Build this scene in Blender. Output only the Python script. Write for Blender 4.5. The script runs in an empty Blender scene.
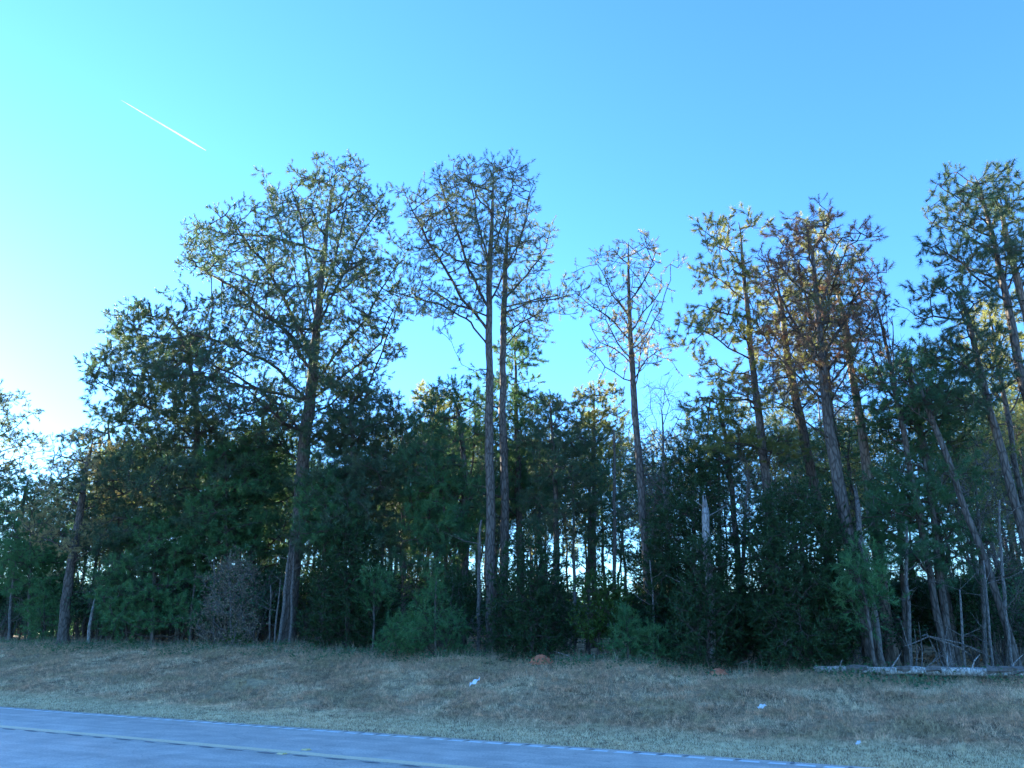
import bpy, math
import numpy as np
from math import radians as R

SEED = 7
rng = np.random.default_rng(SEED)
sc = bpy.context.scene
COL = sc.collection

# ------------------------------------------------------------------ camera
F, PITCH, CAMH = 773.0, R(18.0), 1.9
CP, SP = math.cos(PITCH), math.sin(PITCH)
cam = bpy.data.cameras.new('camera')
cam.sensor_width = 36; cam.lens = F * 36 / 1024
cam.clip_start = 0.1; cam.clip_end = 60000
camo = bpy.data.objects.new('camera', cam); COL.objects.link(camo)
camo.location = (0, 0, CAMH); camo.rotation_euler = (R(90) + PITCH, 0, 0)
sc.camera = camo

def px2(px, py, Y):
    """point of the upright plane y = Y seen at pixel px, py (used to measure tree shapes)"""
    a = (np.asarray(px, float) - 512) / F; b = (384 - np.asarray(py, float)) / F
    dy = CP - b * SP; t = Y / dy
    return np.stack([a * t, dy * t, CAMH + t * (SP + b * CP)], -1)

def pxground(px, py, z=0.0):
    a = (px - 512) / F; b = (384 - py) / F
    t = (z - CAMH) / (SP + b * CP)
    return np.array([a * t, (CP - b * SP) * t, z])

# road frame: U along the road, V away from the camera
g0, g1 = pxground(0, 708), pxground(840, 768)
Ud = (g1 - g0)[:2]; Ud /= np.linalg.norm(Ud)
Vd = np.array([-Ud[1], Ud[0]])
VLINE = float(g0[:2] @ Vd)                       # white edge line
VYEL = float((pxground(0, 730)[:2] @ Vd + pxground(510, 767)[:2] @ Vd) / 2)
VEDGE = VLINE + 0.28                             # edge of the asphalt
VF = VEDGE + 11.5                                # edge of the wood
def uv(x, y): return x * Ud[0] + y * Ud[1], x * Vd[0] + y * Vd[1]
def xy(u, v): return u * Ud[0] + v * Vd[0], u * Ud[1] + v * Vd[1]
def sst(t): t = np.clip(t, 0, 1); return t * t * (3 - 2 * t)

def colray(px, V, py=650):
    """depth Y at which the pixel column px reaches road distance V"""
    a = (px - 512) / F; b = (384 - py) / F
    d = np.array([a, CP - b * SP])
    return float(V / (d @ Vd) * d[1])

# height of the bank at the wood's edge, measured from where its foot shows
_u, _z = [], []
for px, py in ((0, 643), (150, 646), (300, 651), (512, 658), (700, 666), (860, 671), (1024, 676)):
    Y = colray(px, VF, py); p = px2(px, py, Y); _u.append(uv(p[0], p[1])[0]); _z.append(p[2])
_u = np.array(_u); _z = np.array(_z)
def lump(x, y):
    return (0.10 * np.sin(0.31 * x + 1.3) * np.cos(0.27 * y) + 0.05 * np.sin(0.83 * x - .9 * y + 2)
            + 0.03 * np.sin(1.9 * x + 1.1 * y) + 0.018 * np.sin(3.7 * x - 2.9 * y + 1))
def H(x, y):
    x = np.asarray(x, float); y = np.asarray(y, float)
    u, v = uv(x, y)
    zb = np.interp(u, _u, _z)
    t = (v - VEDGE) / (VF - VEDGE)
    z = zb * np.where(t < 1, 0.25 * np.clip(t, 0, 1) + 0.75 * sst(t), 1) 
    z = z + 0.35 * sst((v - VF) / 40)
    far = sst((np.abs(u) - 60) / 60)
    w = sst((v - VEDGE - .3) / 3)
    z = z + lump(x, y) * w * (1 - .5 * far)
    z = np.where(v < VEDGE, -0.03, np.maximum(z, 0.0) - 0.03 * (1 - sst((v - VEDGE) / .4)))
    return z

# ------------------------------------------------------------------ helpers
def mesh_np(name, verts, faces_list, mats):
    """faces_list: list of (int array n*k, material index, smooth)"""
    me = bpy.data.meshes.new(name)
    verts = np.asarray(verts, np.float32)
    me.vertices.add(len(verts)); me.vertices.foreach_set('co', verts.ravel())
    loops = np.concatenate([f.ravel() for f, _, _ in faces_list])
    tot = np.concatenate([np.full(len(f), f.shape[1]) for f, _, _ in faces_list])
    mi = np.concatenate([np.full(len(f), m) for f, m, _ in faces_list])
    sm = np.concatenate([np.full(len(f), s) for f, _, s in faces_list])
    start = np.concatenate([[0], np.cumsum(tot)[:-1]])
    me.loops.add(len(loops)); me.loops.foreach_set('vertex_index', loops.astype(np.int32))
    me.polygons.add(len(tot)); me.polygons.foreach_set('loop_start', start.astype(np.int32))
    me.polygons.foreach_set('material_index', mi.astype(np.int32))
    me.polygons.foreach_set('use_smooth', sm.astype(bool))
    for m in mats: me.materials.append(m)
    me.update(calc_edges=True)
    return me

def link(name, me, parent=None):
    o = bpy.data.objects.new(name, me); COL.objects.link(o)
    if parent is not None: o.parent = parent
    return o
def tag(o, label, cat, group=None, kind=None):
    o['label'] = label; o['category'] = cat
    if group: o['group'] = group
    if kind: o['kind'] = kind
    return o
def root(name, loc, label, cat, group=None):
    o = bpy.data.objects.new(name, None); COL.objects.link(o); o.location = loc
    o.empty_display_size = .3
    return tag(o, label, cat, group)

def nrm(a): return a / np.maximum(np.linalg.norm(a, axis=-1, keepdims=True), 1e-9)

def frames(d):
    ref = np.where(np.abs(d[:, 2:3]) > .9, np.array([[1., 0, 0]]), np.array([[0, 0, 1.]]))
    s = nrm(np.cross(d, ref)); return s, np.cross(s, d)

class Geo:
    """collects tubes and leaf triangles of ONE mesh"""
    def __init__(s): s.v = []; s.f3 = []; s.f4 = []; s.n = 0; s.mi = 0; s.sm = False
    def add(s, v, f3=None, f4=None):
        if f3 is not None and len(f3): s.f3.append((f3 + s.n, s.mi, s.sm))
        if f4 is not None and len(f4): s.f4.append((f4 + s.n, s.mi, s.sm))
        s.v.append(v); s.n += len(v)
    def segs(s, A, B, ra, rb, k=5):
        """one open prism per branch segment, ends overlapping a little"""
        A = np.asarray(A, float); B = np.asarray(B, float)
        d = nrm(B - A); sx, sy = frames(d)
        B = B + d * np.asarray(rb)[:, None] * .5
        th = np.arange(k) * 2 * np.pi / k
        ring = np.cos(th)[None, :, None] * sx[:, None] + np.sin(th)[None, :, None] * sy[:, None]
        va = A[:, None] + ring * np.asarray(ra)[:, None, None]
        vb = B[:, None] + ring * np.asarray(rb)[:, None, None]
        n = len(A); v = np.concatenate([va, vb], 1).reshape(-1, 3)
        i = np.arange(k); j = (i + 1) % k
        q = np.stack([i, j, j + k, i + k], 1)[None] + (np.arange(n) * 2 * k)[:, None, None]
        s.add(v, None, q.reshape(-1, 4))
    def tube(s, P, r, k=10, rough=0.0, cap=True, rg=None):
        P = np.asarray(P, float); r = np.asarray(r, float); n = len(P)
        d = nrm(np.gradient(P, axis=0)); sx, sy = frames(d)
        for i in range(1, n):      # keep the frame from twisting
            a = sx[i - 1] - d[i] * (sx[i - 1] @ d[i]); a /= max(np.linalg.norm(a), 1e-9)
            sx[i] = a; sy[i] = np.cross(a, d[i])
        th = np.arange(k) * 2 * np.pi / k
        ring = np.cos(th)[None, :, None] * sx[:, None] + np.sin(th)[None, :, None] * sy[:, None]
        rr = r[:, None, None] * np.ones((n, k, 1))
        if rough: rr = rr * (1 + rough * (rg or rng).standard_normal((n, k, 1)))
        v = (P[:, None] + ring * rr).reshape(-1, 3)
        i = np.arange(k); j = (i + 1) % k
        q = (np.stack([i, j, j + k, i + k], 1)[None] + (np.arange(n - 1) * k)[:, None, None]).reshape(-1, 4)
        s.add(v, None, q)
        if cap:
            b = s.n; c = np.array([P[0], P[-1]])
            s.v.append(c); s.n += 2
            s.f3.append((np.stack([np.full(k, b), (b - n * k) + j, (b - n * k) + i], 1), s.mi, s.sm))
            s.f3.append((np.stack([np.full(k, b + 1), (b - k) + i, (b - k) + j], 1), s.mi, s.sm))
    def needles(s, P, D, n, length, width, spread, rg, along=.12):
        P = np.repeat(P, n, 0); D = np.repeat(D, n, 0); m = len(P)
        d = nrm(D * 1.0 + rg.standard_normal((m, 3)) * spread)
        L = length * rg.uniform(.65, 1.1, (m, 1)) * np.repeat(rg.uniform(.6, 1.3, m // n), n)[:, None]
        base = P + D * rg.uniform(-along, along, (m, 1))
        side = nrm(np.cross(d, rg.standard_normal((m, 3)))) * width * .5
        droop = np.zeros((m, 3)); droop[:, 2] = -L[:, 0] * .12
        v = np.stack([base + side, base - side, base + d * L + droop], 1).reshape(-1, 3)
        s.add(v, np.arange(m * 3).reshape(-1, 3))
    def leaves(s, P, size, rg, flat=.5):
        m = len(P)
        a = nrm(rg.standard_normal((m, 3)) * np.array([1, 1, flat])); b = nrm(np.cross(a, rg.standard_normal((m, 3))))
        L = size * rg.uniform(.6, 1.2, (m, 1)); W = L * .32
        v = np.stack([P, P + a * L * .5 + b * W, P + a * L, P + a * L * .5 - b * W], 1).reshape(-1, 3)
        s.add(v, None, np.arange(m * 4).reshape(-1, 4))
    def mesh(s, name, mat, smooth=False):
        mats = mat if isinstance(mat, list) else [mat]
        fl = [(f, m, smooth or q) for f, m, q in s.f4 + s.f3]
        return mesh_np(name, np.concatenate(s.v), fl, mats)
    def side_twigs(s, P, D, k, lo, hi, r, rg, up=.35, out=.9):
        """k short side twigs at every point; returns their ends and directions"""
        A = np.repeat(P, k, 0) - np.repeat(D, k, 0) * rg.uniform(0, .3, (len(P) * k, 1))
        d = nrm(np.repeat(D, k, 0) + rg.standard_normal((len(P) * k, 3)) * out + [0, 0, up])
        L = rg.uniform(lo, hi, (len(A), 1)); B = A + d * L
        s.segs(A, B, np.full(len(A), r), np.full(len(A), r * .6), 3)
        return B, d

# ------------------------------------------------------------------ materials
def newmat(name):
    m = bpy.data.materials.new(name); m.use_nodes = True
    nt = m.node_tree; nt.nodes.clear()
    out = nt.nodes.new('ShaderNodeOutputMaterial')
    return m, nt, out
def N(nt, t, **kw):
    n = nt.nodes.new(t)
    for k, v in kw.items():
        if hasattr(n, k): setattr(n, k, v)
        else: n.inputs[k].default_value = v
    return n
def ramp(nt, fac, stops):
    r = nt.nodes.new('ShaderNodeValToRGB'); nt.links.new(fac, r.inputs[0])
    e = r.color_ramp.elements
    while len(e) < len(stops): e.new(.5)
    for el, (p, c) in zip(e, stops): el.position = p; el.color = (*c, 1)
    return r.outputs[0]
def noise(nt, scale, detail=4, vec=None, rough=.6):
    n = nt.nodes.new('ShaderNodeTexNoise'); n.inputs['Scale'].default_value = scale
    n.inputs['Detail'].default_value = detail; n.inputs['Roughness'].default_value = rough
    if vec is not None: nt.links.new(vec, n.inputs['Vector'])
    return n.outputs[0]
def pos(nt): return nt.nodes.new('ShaderNodeNewGeometry').outputs['Position']
def mapping(nt, vec, scale, rz=0):
    m = nt.nodes.new('ShaderNodeMapping'); m.inputs['Scale'].default_value = scale
    m.inputs['Rotation'].default_value = (0, 0, rz)
    nt.links.new(vec, m.inputs[0]); return m.outputs[0]
def mixc(nt, fac, a, b, mode='MIX'):
    m = nt.nodes.new('ShaderNodeMix'); m.data_type = 'RGBA'; m.blend_type = mode
    for s, i in ((fac, 0), (a, 6), (b, 7)):
        if hasattr(s, 'links') or hasattr(s, 'is_output'): nt.links.new(s, m.inputs[i])
        else: m.inputs[i].default_value = s if i == 0 else (*s, 1)
    return m.outputs[2]
def bumped(nt, h, strength, dist=.02):
    b = nt.nodes.new('ShaderNodeBump'); b.inputs['Strength'].default_value = strength
    b.inputs['Distance'].default_value = dist; nt.links.new(h, b.inputs['Height']); return b.outputs[0]

def foliage(name, c1, c2, trans=.35, tcol=None, scale=1.6, lo=.35, hi=.65):
    m, nt, out = newmat(name)
    p = pos(nt)
    col = ramp(nt, noise(nt, scale, 3, p), [(lo, c1), (hi, c2)])
    d = N(nt, 'ShaderNodeBsdfPrincipled'); nt.links.new(col, d.inputs['Base Color'])
    d.inputs['Roughness'].default_value = .55; d.inputs['Specular IOR Level'].default_value = .3
    t = N(nt, 'ShaderNodeBsdfTranslucent')
    tc = mixc(nt, 1.0, col, tcol or (1.35, 1.25, .75), 'MULTIPLY'); nt.links.new(tc, t.inputs[0])
    mx = nt.nodes.new('ShaderNodeMixShader'); mx.inputs[0].default_value = trans
    nt.links.new(d.outputs[0], mx.inputs[1]); nt.links.new(t.outputs[0], mx.inputs[2])
    nt.links.new(mx.outputs[0], out.inputs[0])
    return m

def bark(name, c1, c2, scale=9, bump=.8):
    m, nt, out = newmat(name)
    tc = nt.nodes.new('ShaderNodeNewGeometry').outputs['Position']
    v = mapping(nt, tc, (1, 1, .28))
    vo = nt.nodes.new('ShaderNodeTexVoronoi'); vo.feature = 'DISTANCE_TO_EDGE'; vo.inputs['Scale'].default_value = scale
    nt.links.new(v, vo.inputs['Vector'])
    n = noise(nt, scale * 1.7, 5, v)
    col = ramp(nt, n, [(.3, c1), (.7, c2)])
    edge = ramp(nt, vo.outputs[0], [(0.0, (.35, .33, .32)), (.16, (1, 1, 1))])
    col = mixc(nt, .9, col, edge, 'MULTIPLY')
    d = N(nt, 'ShaderNodeBsdfPrincipled'); nt.links.new(col, d.inputs['Base Color'])
    d.inputs['Roughness'].default_value = .9; d.inputs['Specular IOR Level'].default_value = .2
    nt.links.new(bumped(nt, edge, bump), d.inputs['Normal'])
    nt.links.new(d.outputs[0], out.inputs[0])
    return m

M = dict(
    green=foliage('needles_green', (.045, .11, .065), (.11, .16, .095), trans=.32),
    airy=foliage('needles_green_lit', (.07, .13, .085), (.19, .215, .13), trans=.4, scale=1.1),  # green needles lightened: light on the high crowns put into the colour
    deep=foliage('needles_deep_green', (.055, .15, .085), (.10, .20, .10), trans=.4),
    pale=foliage('needles_sun_tinted', (.13, .17, .06), (.29, .30, .12), trans=.55),  # yellow-green colour stands in for sunlight on the needles
    tan=foliage('needles_thin_tan', (.40, .33, .20), (.28, .27, .16), trans=.55),
    red=foliage('needles_rusty', (.20, .125, .09), (.15, .17, .08), scale=1.0, lo=.48, hi=.6, tcol=(1.4, 1.1, .8)),
    cedar=foliage('cedar_sprays', (.018, .055, .022), (.04, .09, .03), trans=.2, scale=4),
    bright=foliage('young_needles', (.065, .20, .085), (.12, .26, .11), trans=.35),
    holly=foliage('broad_leaves', (.035, .085, .02), (.075, .14, .03), trans=.3, scale=3),
    dryleaf=foliage('dry_leaves', (.20, .16, .11), (.34, .29, .21), trans=.3, scale=5, tcol=(1.1, 1, .8)),
    bark=bark('pine_bark', (.09, .075, .065), (.20, .175, .155)),
    barkpale=bark('pale_pine_bark', (.22, .17, .14), (.38, .32, .27)),
    limb=bark('limb_bark', (.07, .055, .045), (.15, .125, .105), scale=16),
    grey=bark('grey_bark', (.13, .12, .11), (.27, .25, .23), scale=20, bump=.4),
    dead=bark('weathered_wood', (.22, .20, .17), (.72, .68, .62), scale=14, bump=.5),
    snag=bark('dead_trunk_wood', (.25, .24, .23), (.45, .43, .41), scale=14, bump=.6),
)

# ground
def ground_mat():
    m, nt, out = newmat('verge_soil')
    p = pos(nt)
    n1 = noise(nt, .6, 6, p); n2 = noise(nt, 9, 5, p)
    soil = ramp(nt, n1, [(.35, (.20, .14, .085)), (.65, (.50, .36, .22))])
    fine = ramp(nt, n2, [(.3, (.5, .5, .5)), (.7, (1.4, 1.35, 1.2))])
    col = mixc(nt, 1.0, soil, fine, 'MULTIPLY')
    d = N(nt, 'ShaderNodeBsdfPrincipled'); d.inputs['Roughness'].default_value = .95; d.inputs['Specular IOR Level'].default_value = .1
    nt.links.new(col, d.inputs['Base Color']); nt.links.new(bumped(nt, n2, .7, .05), d.inputs['Normal'])
    nt.links.new(d.outputs[0], out.inputs[0]); return m
RZ = math.atan2(Ud[1], Ud[0])
def road_mat():
    m, nt, out = newmat('worn_asphalt')
    p = pos(nt)
    rot = nt.nodes.new('ShaderNodeMapping'); rot.inputs['Rotation'].default_value = (0, 0, -RZ); nt.links.new(p, rot.inputs[0])
    st = nt.nodes.new('ShaderNodeMapping'); st.inputs['Scale'].default_value = (.15, 3.2, 1); nt.links.new(rot.outputs[0], st.inputs[0])
    streak = noise(nt, 1.0, 5, st.outputs[0]); fine = noise(nt, 26, 6, p, .8); blot = noise(nt, 1.3, 5, p)
    base = ramp(nt, streak, [(.3, (.58, .48, .40)), (.7, (.76, .64, .54))])
    g = ramp(nt, fine, [(.3, (.4, .4, .42)), (.7, (1.4, 1.4, 1.38))])
    b = ramp(nt, blot, [(.35, (.78, .79, .80)), (.65, (1.08, 1.08, 1.08))])
    col = mixc(nt, .8, base, g, 'MULTIPLY'); col = mixc(nt, 1.0, col, b, 'MULTIPLY')
    # thin wandering cracks
    vo = nt.nodes.new('ShaderNodeTexVoronoi'); vo.feature = 'DISTANCE_TO_EDGE'; vo.inputs['Scale'].default_value = .35
    wob = nt.nodes.new('ShaderNodeVectorMath'); wob.operation = 'ADD'
    nz = nt.nodes.new('ShaderNodeTexNoise'); nz.inputs['Scale'].default_value = 1.5; nt.links.new(p, nz.inputs[0])
    nt.links.new(p, wob.inputs[0]); nt.links.new(nz.outputs[1], wob.inputs[1]); nt.links.new(wob.outputs[0], vo.inputs['Vector'])
    ck = ramp(nt, vo.outputs[0], [(.0, (.5, .5, .5)), (.006, (1, 1, 1))])
    col = mixc(nt, .5, col, ck, 'MULTIPLY')
    d = N(nt, 'ShaderNodeBsdfPrincipled'); d.inputs['Roughness'].default_value = .6; d.inputs['Specular IOR Level'].default_value = .5
    nt.links.new(col, d.inputs['Base Color']); nt.links.new(bumped(nt, fine, .5, .01), d.inputs['Normal'])
    nt.links.new(d.outputs[0], out.inputs[0]); return m
def plain(name, c1, c2, scale=8, rough=.7, bump=.3, detail=5):
    m, nt, out = newmat(name); p = pos(nt); n = noise(nt, scale, detail, p)
    d = N(nt, 'ShaderNodeBsdfPrincipled'); d.inputs['Roughness'].default_value = rough
    nt.links.new(ramp(nt, n, [(.35, c1), (.65, c2)]), d.inputs['Base Color'])
    nt.links.new(bumped(nt, n, bump), d.inputs['Normal']); nt.links.new(d.outputs[0], out.inputs[0]); return m
def grass_mat():
    """pale short grass on the mown shoulder, brown and red-brown tussocks up the bank"""
    m, nt, out = newmat('winter_grass'); p = pos(nt)
    dot = nt.nodes.new('ShaderNodeVectorMath'); dot.operation = 'DOT_PRODUCT'; dot.inputs[1].default_value = (Vd[0], Vd[1], 0)
    nt.links.new(p, dot.inputs[0])
    wn = noise(nt, .8, 3, p)
    ad = N(nt, 'ShaderNodeMath'); ad.operation = 'MULTIPLY_ADD'; nt.links.new(wn, ad.inputs[0]); ad.inputs[1].default_value = 1.6
    nt.links.new(dot.outputs['Value'], ad.inputs[2])
    mr = N(nt, 'ShaderNodeMapRange'); nt.links.new(ad.outputs[0], mr.inputs[0])
    mr.inputs[1].default_value = VEDGE + 2.0; mr.inputs[2].default_value = VEDGE + 3.2
    n1 = noise(nt, .55, 5, p); n2 = noise(nt, 7, 4, p, .8)
    pale = ramp(nt, n2, [(.36, (.66, .50, .30)), (.6, (1.0, .88, .60))])
    brown = ramp(nt, n1, [(.40, (.58, .44, .27)), (.5, (.74, .46, .30)), (.60, (.86, .68, .46))])
    br2 = ramp(nt, n2, [(.36, (.25, .27, .27)), (.64, (1.6, 1.55, 1.5))])
    brown = mixc(nt, 1.0, brown, br2, 'MULTIPLY')
    col = mixc(nt, mr.outputs[0], pale, brown)
    d = N(nt, 'ShaderNodeBsdfPrincipled'); d.inputs['Roughness'].default_value = .8; d.inputs['Specular IOR Level'].default_value = .15
    nt.links.new(col, d.inputs['Base Color'])
    t = N(nt, 'ShaderNodeBsdfTranslucent'); nt.links.new(col, t.inputs[0])
    mx = nt.nodes.new('ShaderNodeMixShader'); mx.inputs[0].default_value = .4
    nt.links.new(d.outputs[0], mx.inputs[1]); nt.links.new(t.outputs[0], mx.inputs[2]); nt.links.new(mx.outputs[0], out.inputs[0])
    return m

# ------------------------------------------------------------------ world, sun
SUN_EL, SUN_AZ = 9.0, -49.0       # azimuth measured from +Y towards +X
w = bpy.data.worlds.new("World"); sc.world = w; w.use_nodes = True; nt = w.node_tree
s = nt.nodes.new('ShaderNodeTexSky'); s.sky_type = 'NISHITA'; s.sun_disc = False
s.sun_elevation = R(SUN_EL); s.sun_rotation = R(SUN_AZ)
s.air_density = 1; s.dust_density = .15; s.ozone_density = 4
mm = nt.nodes.new('ShaderNodeMix'); mm.data_type = 'RGBA'; mm.blend_type = 'MULTIPLY'; mm.inputs[0].default_value = 1
nt.links.new(s.outputs[0], mm.inputs[6]); mm.inputs[7].default_value = (.56, .80, 1.06, 1)
bg = nt.nodes['Background']; nt.links.new(mm.outputs[2], bg.inputs[0]); bg.inputs[1].default_value = .1
sun = bpy.data.lights.new('sun', 'SUN'); sun.energy = 4.6; sun.angle = R(.5); sun.color = (1, .90, .72)
so = bpy.data.objects.new('sun', sun); COL.objects.link(so)
from mathutils import Vector
sd = Vector((math.sin(R(SUN_AZ)) * math.cos(R(SUN_EL)), math.cos(R(SUN_AZ)) * math.cos(R(SUN_EL)), math.sin(R(SUN_EL))))
so.rotation_euler = sd.to_track_quat('Z', 'Y').to_euler(); so.location = sd * 60
vs = sc.view_settings; vs.view_transform = 'Standard'; vs.look = 'None'; vs.gamma = 1; vs.exposure = 3.1; vs.use_curve_mapping = False
cy = sc.cycles
cy.max_bounces = 6; cy.diffuse_bounces = 3; cy.glossy_bounces = 2; cy.transmission_bounces = 4; cy.transparent_max_bounces = 8
cy.use_denoising = True; cy.sample_clamp_indirect = 4
sc.render.film_transparent = False

# ------------------------------------------------------------------ ground, road, markings
def axis(segs):
    out = []
    for a, b, st in segs: out.append(np.arange(a, b, st))
    return np.concatenate(out + [[segs[-1][1]]])
ua = axis([(-4000, -600, 400), (-600, -100, 20), (-100, -55, 2), (-55, 40, .4), (40, 100, 2), (100, 600, 20), (600, 4000, 400)])
va = axis([(-600, -40, 40), (-40, VEDGE - 1, 4), (VEDGE - 1, VEDGE + 14, .25), (VEDGE + 14, 60, 1.), (60, 200, 10), (200, 5000, 300)])
UU, VV = np.meshgrid(ua, va)
X, Y_ = xy(UU, VV)
gv = np.stack([X, Y_, H(X, Y_)], -1).reshape(-1, 3)
nu, nv = len(ua), len(va)
ii = (np.arange(nv - 1)[:, None] * nu + np.arange(nu - 1)[None]).ravel()
me = mesh_np('ground', gv, [(np.stack([ii, ii + 1, ii + nu + 1, ii + nu], 1), 0, True)], [ground_mat()])
g = link('ground', me); g['kind'] = 'structure'

def strip(name, u0, u1, v0, v1, z, mat, step=2.0, wob=0.0):
    us = np.arange(u0, u1 + step, step)
    a = rng.normal(0, wob, len(us)) if wob else np.zeros(len(us)); b = rng.normal(0, wob, len(us)) if wob else a
    x0, y0 = xy(us, v0 + a); x1, y1 = xy(us, v1 + b)
    n = len(us)
    v = np.concatenate([np.stack([x0, y0, np.full(n, z)], 1), np.stack([x1, y1, np.full(n, z)], 1)])
    i = np.arange(n - 1)
    me = mesh_np(name, v, [(np.stack([i, i + 1, i + n + 1, i + n], 1), 0, False)], [mat])
    return link(name, me)
o = strip('road', -600, 600, VYEL - 6.5, VEDGE, 0.0, road_mat(), .5, 0.0); o['kind'] = 'structure'
# ragged asphalt lip at the grass
yel = plain('yellow_road_paint', (.80, .56, .34), (.98, .78, .52), 30, .6, .1)
wht = plain('white_road_paint', (.75, .74, .70), (.95, .94, .9), 30, .6, .1)
drk = plain('milled_groove_shade', (.16, .155, .15), (.26, .25, .24), 40, .9, .4)
for dv, nm in ((-.13, 'a'), (.13, 'b')):
    if nm == 'a': o = strip('yellow_centre_line', -300, 300, VYEL - .13, VYEL + .13, .004, yel, .25, .008); o['kind'] = 'structure'
# white edge line painted across milled rumble grooves: broken into dashes by them
gl, gr = Geo(), Geo()
def oval(g, u, v, a, b, z):
    th = np.linspace(0, 2 * np.pi, 9)[:-1]; k = rng.uniform(.75, 1.2, 8)
    cx, cyy = xy(u + a * k * np.cos(th), v + b * k * np.sin(th)); c = xy(u, v)
    g.add(np.concatenate([np.stack([cx, cyy, np.full(8, z)], 1), [[c[0], c[1], z - .002]]]), np.array([[k_, (k_ + 1) % 8, 8] for k_ in range(8)]))
u = -70.0; PER = .42
while u < 45:
    a, b = u + rng.uniform(.04, .09), u + PER - rng.uniform(.01, .05)
    if rng.uniform() > .04:
        x, y = xy(np.array([a, b, b - .02, a + .03]), VLINE + np.array([-.09, -.09, .07, .07]) + rng.normal(0, .008, 4))
        gl.add(np.stack([x, y, np.full(4, .004)], 1), None, np.array([[0, 1, 2, 3]]))
    if rng.uniform() > .15: oval(gr, u + .02, VLINE + .10, rng.uniform(.03, .07), rng.uniform(.05, .11), .006)
    u += PER
u = -60.0
while u < 45:
    oval(gr, u, VYEL - .23 + rng.normal(0, .01), rng.uniform(.16, .26), rng.uniform(.03, .06), .006); u += .74  # flat dark ovals: shadow of the centre rumble grooves put into the colour
o = link('white_edge_line', gl.mesh('white_edge_line', wht)); o['kind'] = 'structure'
o = link('rumble_strip', gr.mesh('rumble_strip', drk)); o['kind'] = 'structure'

# ------------------------------------------------------------------ tree growing
def grow(P0, par0, can, att, rg, step=.33, infl=2.6, kill=.5, iters=90, up=.12):
    P = [np.array(p, float) for p in P0]; par = list(par0)
    Pa = np.array(P); ids = np.nonzero(can)[0]
    D = np.linalg.norm(att[:, None] - Pa[ids][None], axis=2)
    best = D.min(1); bi = ids[D.argmin(1)]
    alive = np.ones(len(att), bool)
    d0 = {}
    for it in range(iters):
        act = alive & (best < (infl if it > 3 else infl * 2))
        if not act.any(): break
        idx = np.nonzero(act)[0]; src = bi[idx]
        dirs = nrm(att[idx] - np.array(P)[src])
        uq, inv = np.unique(src, return_inverse=True)
        S = np.zeros((len(uq), 3)); np.add.at(S, inv, dirs)
        S = nrm(S + rg.standard_normal(S.shape) * .18 + np.array([0, 0, up]))
        cnt = np.array([d0.get(int(q), 0) for q in uq])
        ok = cnt < 3
        uq, S = uq[ok], S[ok]
        for q in uq: d0[int(q)] = d0.get(int(q), 0) + 1
        if not len(uq): 
            alive[idx] = False; continue
        new = np.array(P)[uq] + S * step
        base = len(P)
        P.extend(list(new)); par.extend([int(q) for q in uq])
        Dn = np.linalg.norm(att[:, None] - new[None], axis=2)
        dm = Dn.min(1); am = Dn.argmin(1)
        better = dm < best
        best = np.where(better, dm, best); bi = np.where(better, base + am, bi)
        alive &= best > kill
    return np.array(P), np.array(par)

def resample(pts, step):
    pts = np.asarray(pts, float)
    d = np.concatenate([[0], np.cumsum(np.linalg.norm(np.diff(pts[:, :3], axis=0), axis=1))])
    n = max(2, int(d[-1] / step) + 1); t = np.linspace(0, d[-1], n)
    return np.stack([np.interp(t, d, pts[:, k]) for k in range(pts.shape[1])], 1)

def smooth(c, k=2):
    for _ in range(k): c[1:-1] = (c[:-2] + c[1:-1] * 2 + c[2:]) / 4
    return c

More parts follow.
